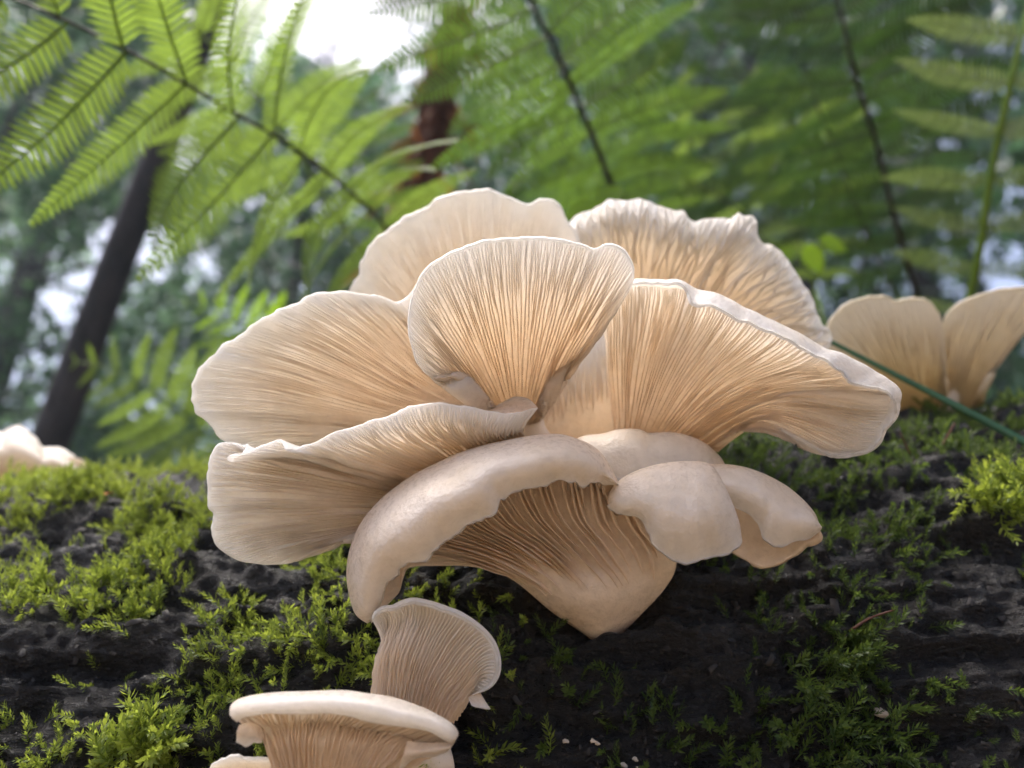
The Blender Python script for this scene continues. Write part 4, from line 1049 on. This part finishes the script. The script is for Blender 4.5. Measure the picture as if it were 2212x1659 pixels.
def tree(x, y, h, r0, crown_lo, crown_r, nclump, per, leaf, mat, seed, label, group=None, lean=(0, 0), bark=None):
    r = np.random.default_rng(seed)
    z0 = float(ground_z(np.array([x]), np.array([y]))[0]) - 0.05
    e = empty('forest_tree', (x, y, z0), label, 'tree', group)
    acc = Acc()
    t = np.linspace(0, 1, 14)
    path = np.stack([x + lean[0] * t * h + 0.10 * noise1(t * 5, seed), y + lean[1] * t * h + 0.10 * noise1(t * 5, seed + 1), z0 + t * h], -1)
    path[0, :2] = (x, y)
    V, F = tube(path, r0 * (1 - 0.75 * t) * (1 + 0.5 * np.exp(-t * 30)), 12)
    acc.add(V, F)
    cs, rs = [], []
    for k in range(nclump):
        f = crown_lo + (1 - crown_lo) * r.uniform() ** 0.85
        i = min(int(f * 13), 12)
        a = path[i]
        ang = r.uniform(0, 6.28)
        rr = crown_r * math.sin(math.pi * min(1, 0.18 + 0.8 * (f - crown_lo) / (1 - crown_lo + 1e-6))) * r.uniform(0.35, 1.0)
        c = a + np.array([math.cos(ang) * rr, math.sin(ang) * rr, r.uniform(-0.1, 0.35) * rr])
        cs.append(c); rs.append(crown_r * r.uniform(0.16, 0.30))
        if k % 3 == 0:
            m = (a + c) / 2 + np.array([0, 0, 0.1 * rr])
            V, F = tube(cat_rom(np.array([a, m, c]), 6), np.linspace(r0 * 0.22, r0 * 0.05, 6), 5)
            acc.add(V, F)
    link('trunk', acc.mesh('trunk'), bark or MBARK, e)
    V, F = leaf_cloud(np.array(cs), np.array(rs), per, leaf, seed + 100, HOLES)
    link('crown', mesh_np('crown', V, F, smooth=False), mat, e)
    return e

# the leaning dark trunk on the left
pb = pw(140, 980, 3.0); pt = pw(345, 370, 3.25)
dirn = (pt - pb) / (pt[2] - pb[2])
bx = pb - dirn * pb[2]
tree(float(bx[0]), float(bx[1]), 8.5, 0.085, 0.55, 1.6, 40, 130, 0.08, MCANOPY, 201, 'slim dark leaning tree trunk standing left behind the log', lean=(float(dirn[0]), float(dirn[1])))

TL = 'tall forest tree with dense dark green crown blurred behind the ferns'
TG = 'forest trees round the clearing'
TL2 = 'tall forest tree with paler green crown tinted with haze far behind the ferns'
spots = [(-4.6, 5.2, 10, 0.13, 0.08, 2.1, 0), (-2.6, 7.5, 9.5, 0.15, 0.08, 2.1, 0), (-6.5, 8.5, 15, 0.2, 0.06, 3.0, 1), (0.6, 7.0, 12, 0.16, 0.06, 2.4, 0), (2.6, 5.6, 11, 0.14, 0.05, 2.2, 0),
         (4.8, 7.2, 13, 0.18, 0.05, 2.7, 0), (3.6, 10.5, 17, 0.22, 0.05, 3.4, 1), (-1.2, 11.5, 13, 0.2, 0.05, 3.0, 1), (7.0, 9.5, 16, 0.2, 0.05, 3.3, 0), (-9.5, 12, 18, 0.24, 0.05, 4.0, 1), (-5, 14, 17, 0.24, 0.05, 4, 1), (1.5, 15.5, 21, 0.26, 0.05, 4.4, 1)]
for k, (x, y, h, r0, lo, cr, lt) in enumerate(spots):
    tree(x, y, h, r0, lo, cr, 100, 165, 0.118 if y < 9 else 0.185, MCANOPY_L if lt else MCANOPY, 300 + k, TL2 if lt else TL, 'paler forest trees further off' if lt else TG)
# unseen trees carry the wood on beside and behind the viewpoint and block front light
for k, (x, y, h, cr) in enumerate([(3.6, 1.8, 9, 2.0), (7.5, -3.5, 9, 2.4), (2.0, -13, 9, 2.4), (-5.2, -12, 9, 2.4), (6.5, 3.6, 12, 2.6)]):
    tree(x, y, h, 0.15, 0.05, cr, 70, 110, 0.16, MCANOPY, 400 + k, TL, TG)

# distant wood
r = np.random.default_rng(77)
az = r.uniform(-1.1, 1.1, 640); dist = r.uniform(20, 34, 640)
hh = r.uniform(0.0, 1.0, 640) ** 0.9 * (14 + 5 * np.sin(az * 7)) 
C = np.stack([np.sin(az) * dist, np.cos(az) * dist, hh + ground_z(np.sin(az) * dist, np.cos(az) * dist)], -1)
V, F = leaf_cloud(C, np.full(640, 1.6), 56, 0.44, 78, HOLES)
tag(link('distant_wood', mesh_np('distant_wood', V, F, smooth=False), MCANOPY_L), 'wood tinted blue-green with haze far behind the tree trunks', 'woodland', kind='stuff')

# brown shaggy trunk hung with dead fronds
tb = pw(905, 420, 2.1); 
tt = pw(985, 70, 2.2)
dirn = (tt - tb) / (tt[2] - tb[2]); b0 = tb - dirn * tb[2]
e = empty('shaggy_trunk', (float(b0[0]), float(b0[1]), 0.0), 'brown shaggy broken trunk hung with dead fronds behind the peach cap', 'trunk')
t = np.linspace(0, 1, 40); hgt = tt[2] + 0.05
path = b0 + dirn * (t * hgt)[:, None] + np.array([0.02, 0, 0]) * noise1(t * 9, 5)[:, None]
V, F = tube(path, 0.065 * (1 - 0.25 * t), 22)
V = V + unit(V - b0 - dirn * V[:, 2:3]) * (0.022 * vn.fbm(V * 22, 3))[:, None]
link('bark', mesh_np('bark', V, F), MBROWN, e)
rr = np.random.default_rng(5)
acc = Acc()
for k in range(260):
    i = rr.integers(4, 39); a = rr.uniform(0, 6.28)
    o = np.array([math.cos(a), math.sin(a), 0.0])
    p = path[i] + o * 0.05; L = rr.uniform(0.06, 0.20); w = rr.uniform(0.006, 0.016)
    d = unit(o * rr.uniform(0.3, 1.2) + np.array([0, 0, rr.uniform(-1.4, 0.2)])); d2 = unit(d + np.array([0, 0, -0.8]))
    s = unit(np.cross(d, o + 0.3 * rr.normal(size=3))) * w
    m = p + d * L * 0.5; q = m + d2 * L * 0.5
    acc.add(np.array([p - s * 0.5, p + s * 0.5, m + s, m - s, q]), [np.array([[0, 1, 2, 3]]), np.array([[3, 2, 4]])])
o = link('dead_fronds', acc.mesh('dead_fronds', smooth=False), MDEAD, e); o['kind'] = 'stuff'

# broad-leaved seedlings among the ferns
def seedling(label, leaves, seed):
    r = np.random.default_rng(seed)
    P0 = pw(*leaves[0][:3]); gz = float(ground_z(np.array([P0[0]]), np.array([P0[1] + 0.03]))[0]) - 0.01
    foot = np.array([P0[0] + 0.02, P0[1] + 0.03, gz])
    e = empty('seedling', tuple(foot), label, 'plant')
    hubp = pw(leaves[0][0] + 20, leaves[0][1] + 90, leaves[0][2] + 0.01)
    V, F = tube(cat_rom(np.array([foot, (foot + hubp) / 2 + np.array([0.01, 0, 0.0]), hubp]), 12), np.linspace(0.0022, 0.001, 12), 6)
    link('stem', mesh_np('stem', V, F), MSTALK_G, e)
    for (px, py, d, L, ax, ay) in leaves:
        b = pw(px, py, d); dr = unit(ax * RGT + ay * UPV + 0.2 * r.normal(size=3) * 0.5)
        n = unit(-FWD + 0.5 * UPV); n = unit(n - n.dot(dr) * dr); sd = np.cross(dr, n)
        t = np.linspace(0, 1, 15)
        w = 0.36 * np.sin(np.pi * t ** 0.75) * (1 + 0.16 * np.where(np.arange(15) % 2 == 0, 1, -1)); w[0] = 0.01; w[-1] = 0.005
        mid = b + dr * (t * L)[:, None] - n * (0.12 * L * t ** 2)[:, None]
        V = np.concatenate([mid - sd * (w * L)[:, None] + n * 0.06 * L, mid, mid + sd * (w * L)[:, None] + n * 0.06 * L])
        i = np.arange(14)
        F = np.vstack([np.stack([i, i + 1, 16 + i, 15 + i], -1), np.stack([15 + i, 16 + i, 31 + i, 30 + i], -1)])
        link('leaf', mesh_np('leaf', V, F), MVIVID, e)
        V, F = tube(cat_rom(np.array([hubp, (hubp + b) / 2, b]), 6), 0.0008, 5)
        link('leaf_stalk', mesh_np('leaf_stalk', V, F), MSTALK_G, e)
seedling('bright green toothed seedling leaves between the coarse streaked cap and far mushroom', [(1740, 530, .78, .036, 0.4, -0.7), (1770, 520, .78, .034, 0.8, -0.2), (1720, 545, .79, .028, -0.7, -0.3)], 5)
seedling('bright green seedling leaf showing between the peach cap and the coarse streaked cap', [(1225, 470, .62, .045, 0.85, 0.45), (1290, 440, .64, .03, 0.5, 0.3)], 6)

# ------------------------------------------------------------------ misty air
hv = np.array([[x, y, z] for x in (-61, 61) for y in (-61, 61) for z in (-1.2, 27)], float)
hf = np.array([[0, 1, 3, 2], [4, 6, 7, 5], [0, 4, 5, 1], [2, 3, 7, 6], [0, 2, 6, 4], [1, 5, 7, 3]])
mh, nt, out = new_mat('misty_air')
pv = N(nt, 'ShaderNodeVolumePrincipled')
pv.inputs['Color'].default_value = (0.74, 0.87, 1.0, 1)
pv.inputs['Density'].default_value = 0.003
pv.inputs['Anisotropy'].default_value = 0.3
nt.links.new(pv.outputs[0], out.inputs['Volume'])
haze = link('haze', mesh_np('haze', hv, hf, smooth=False), mh)
tag(haze, kind='stuff')
scene.cycles.volume_bounces = 1
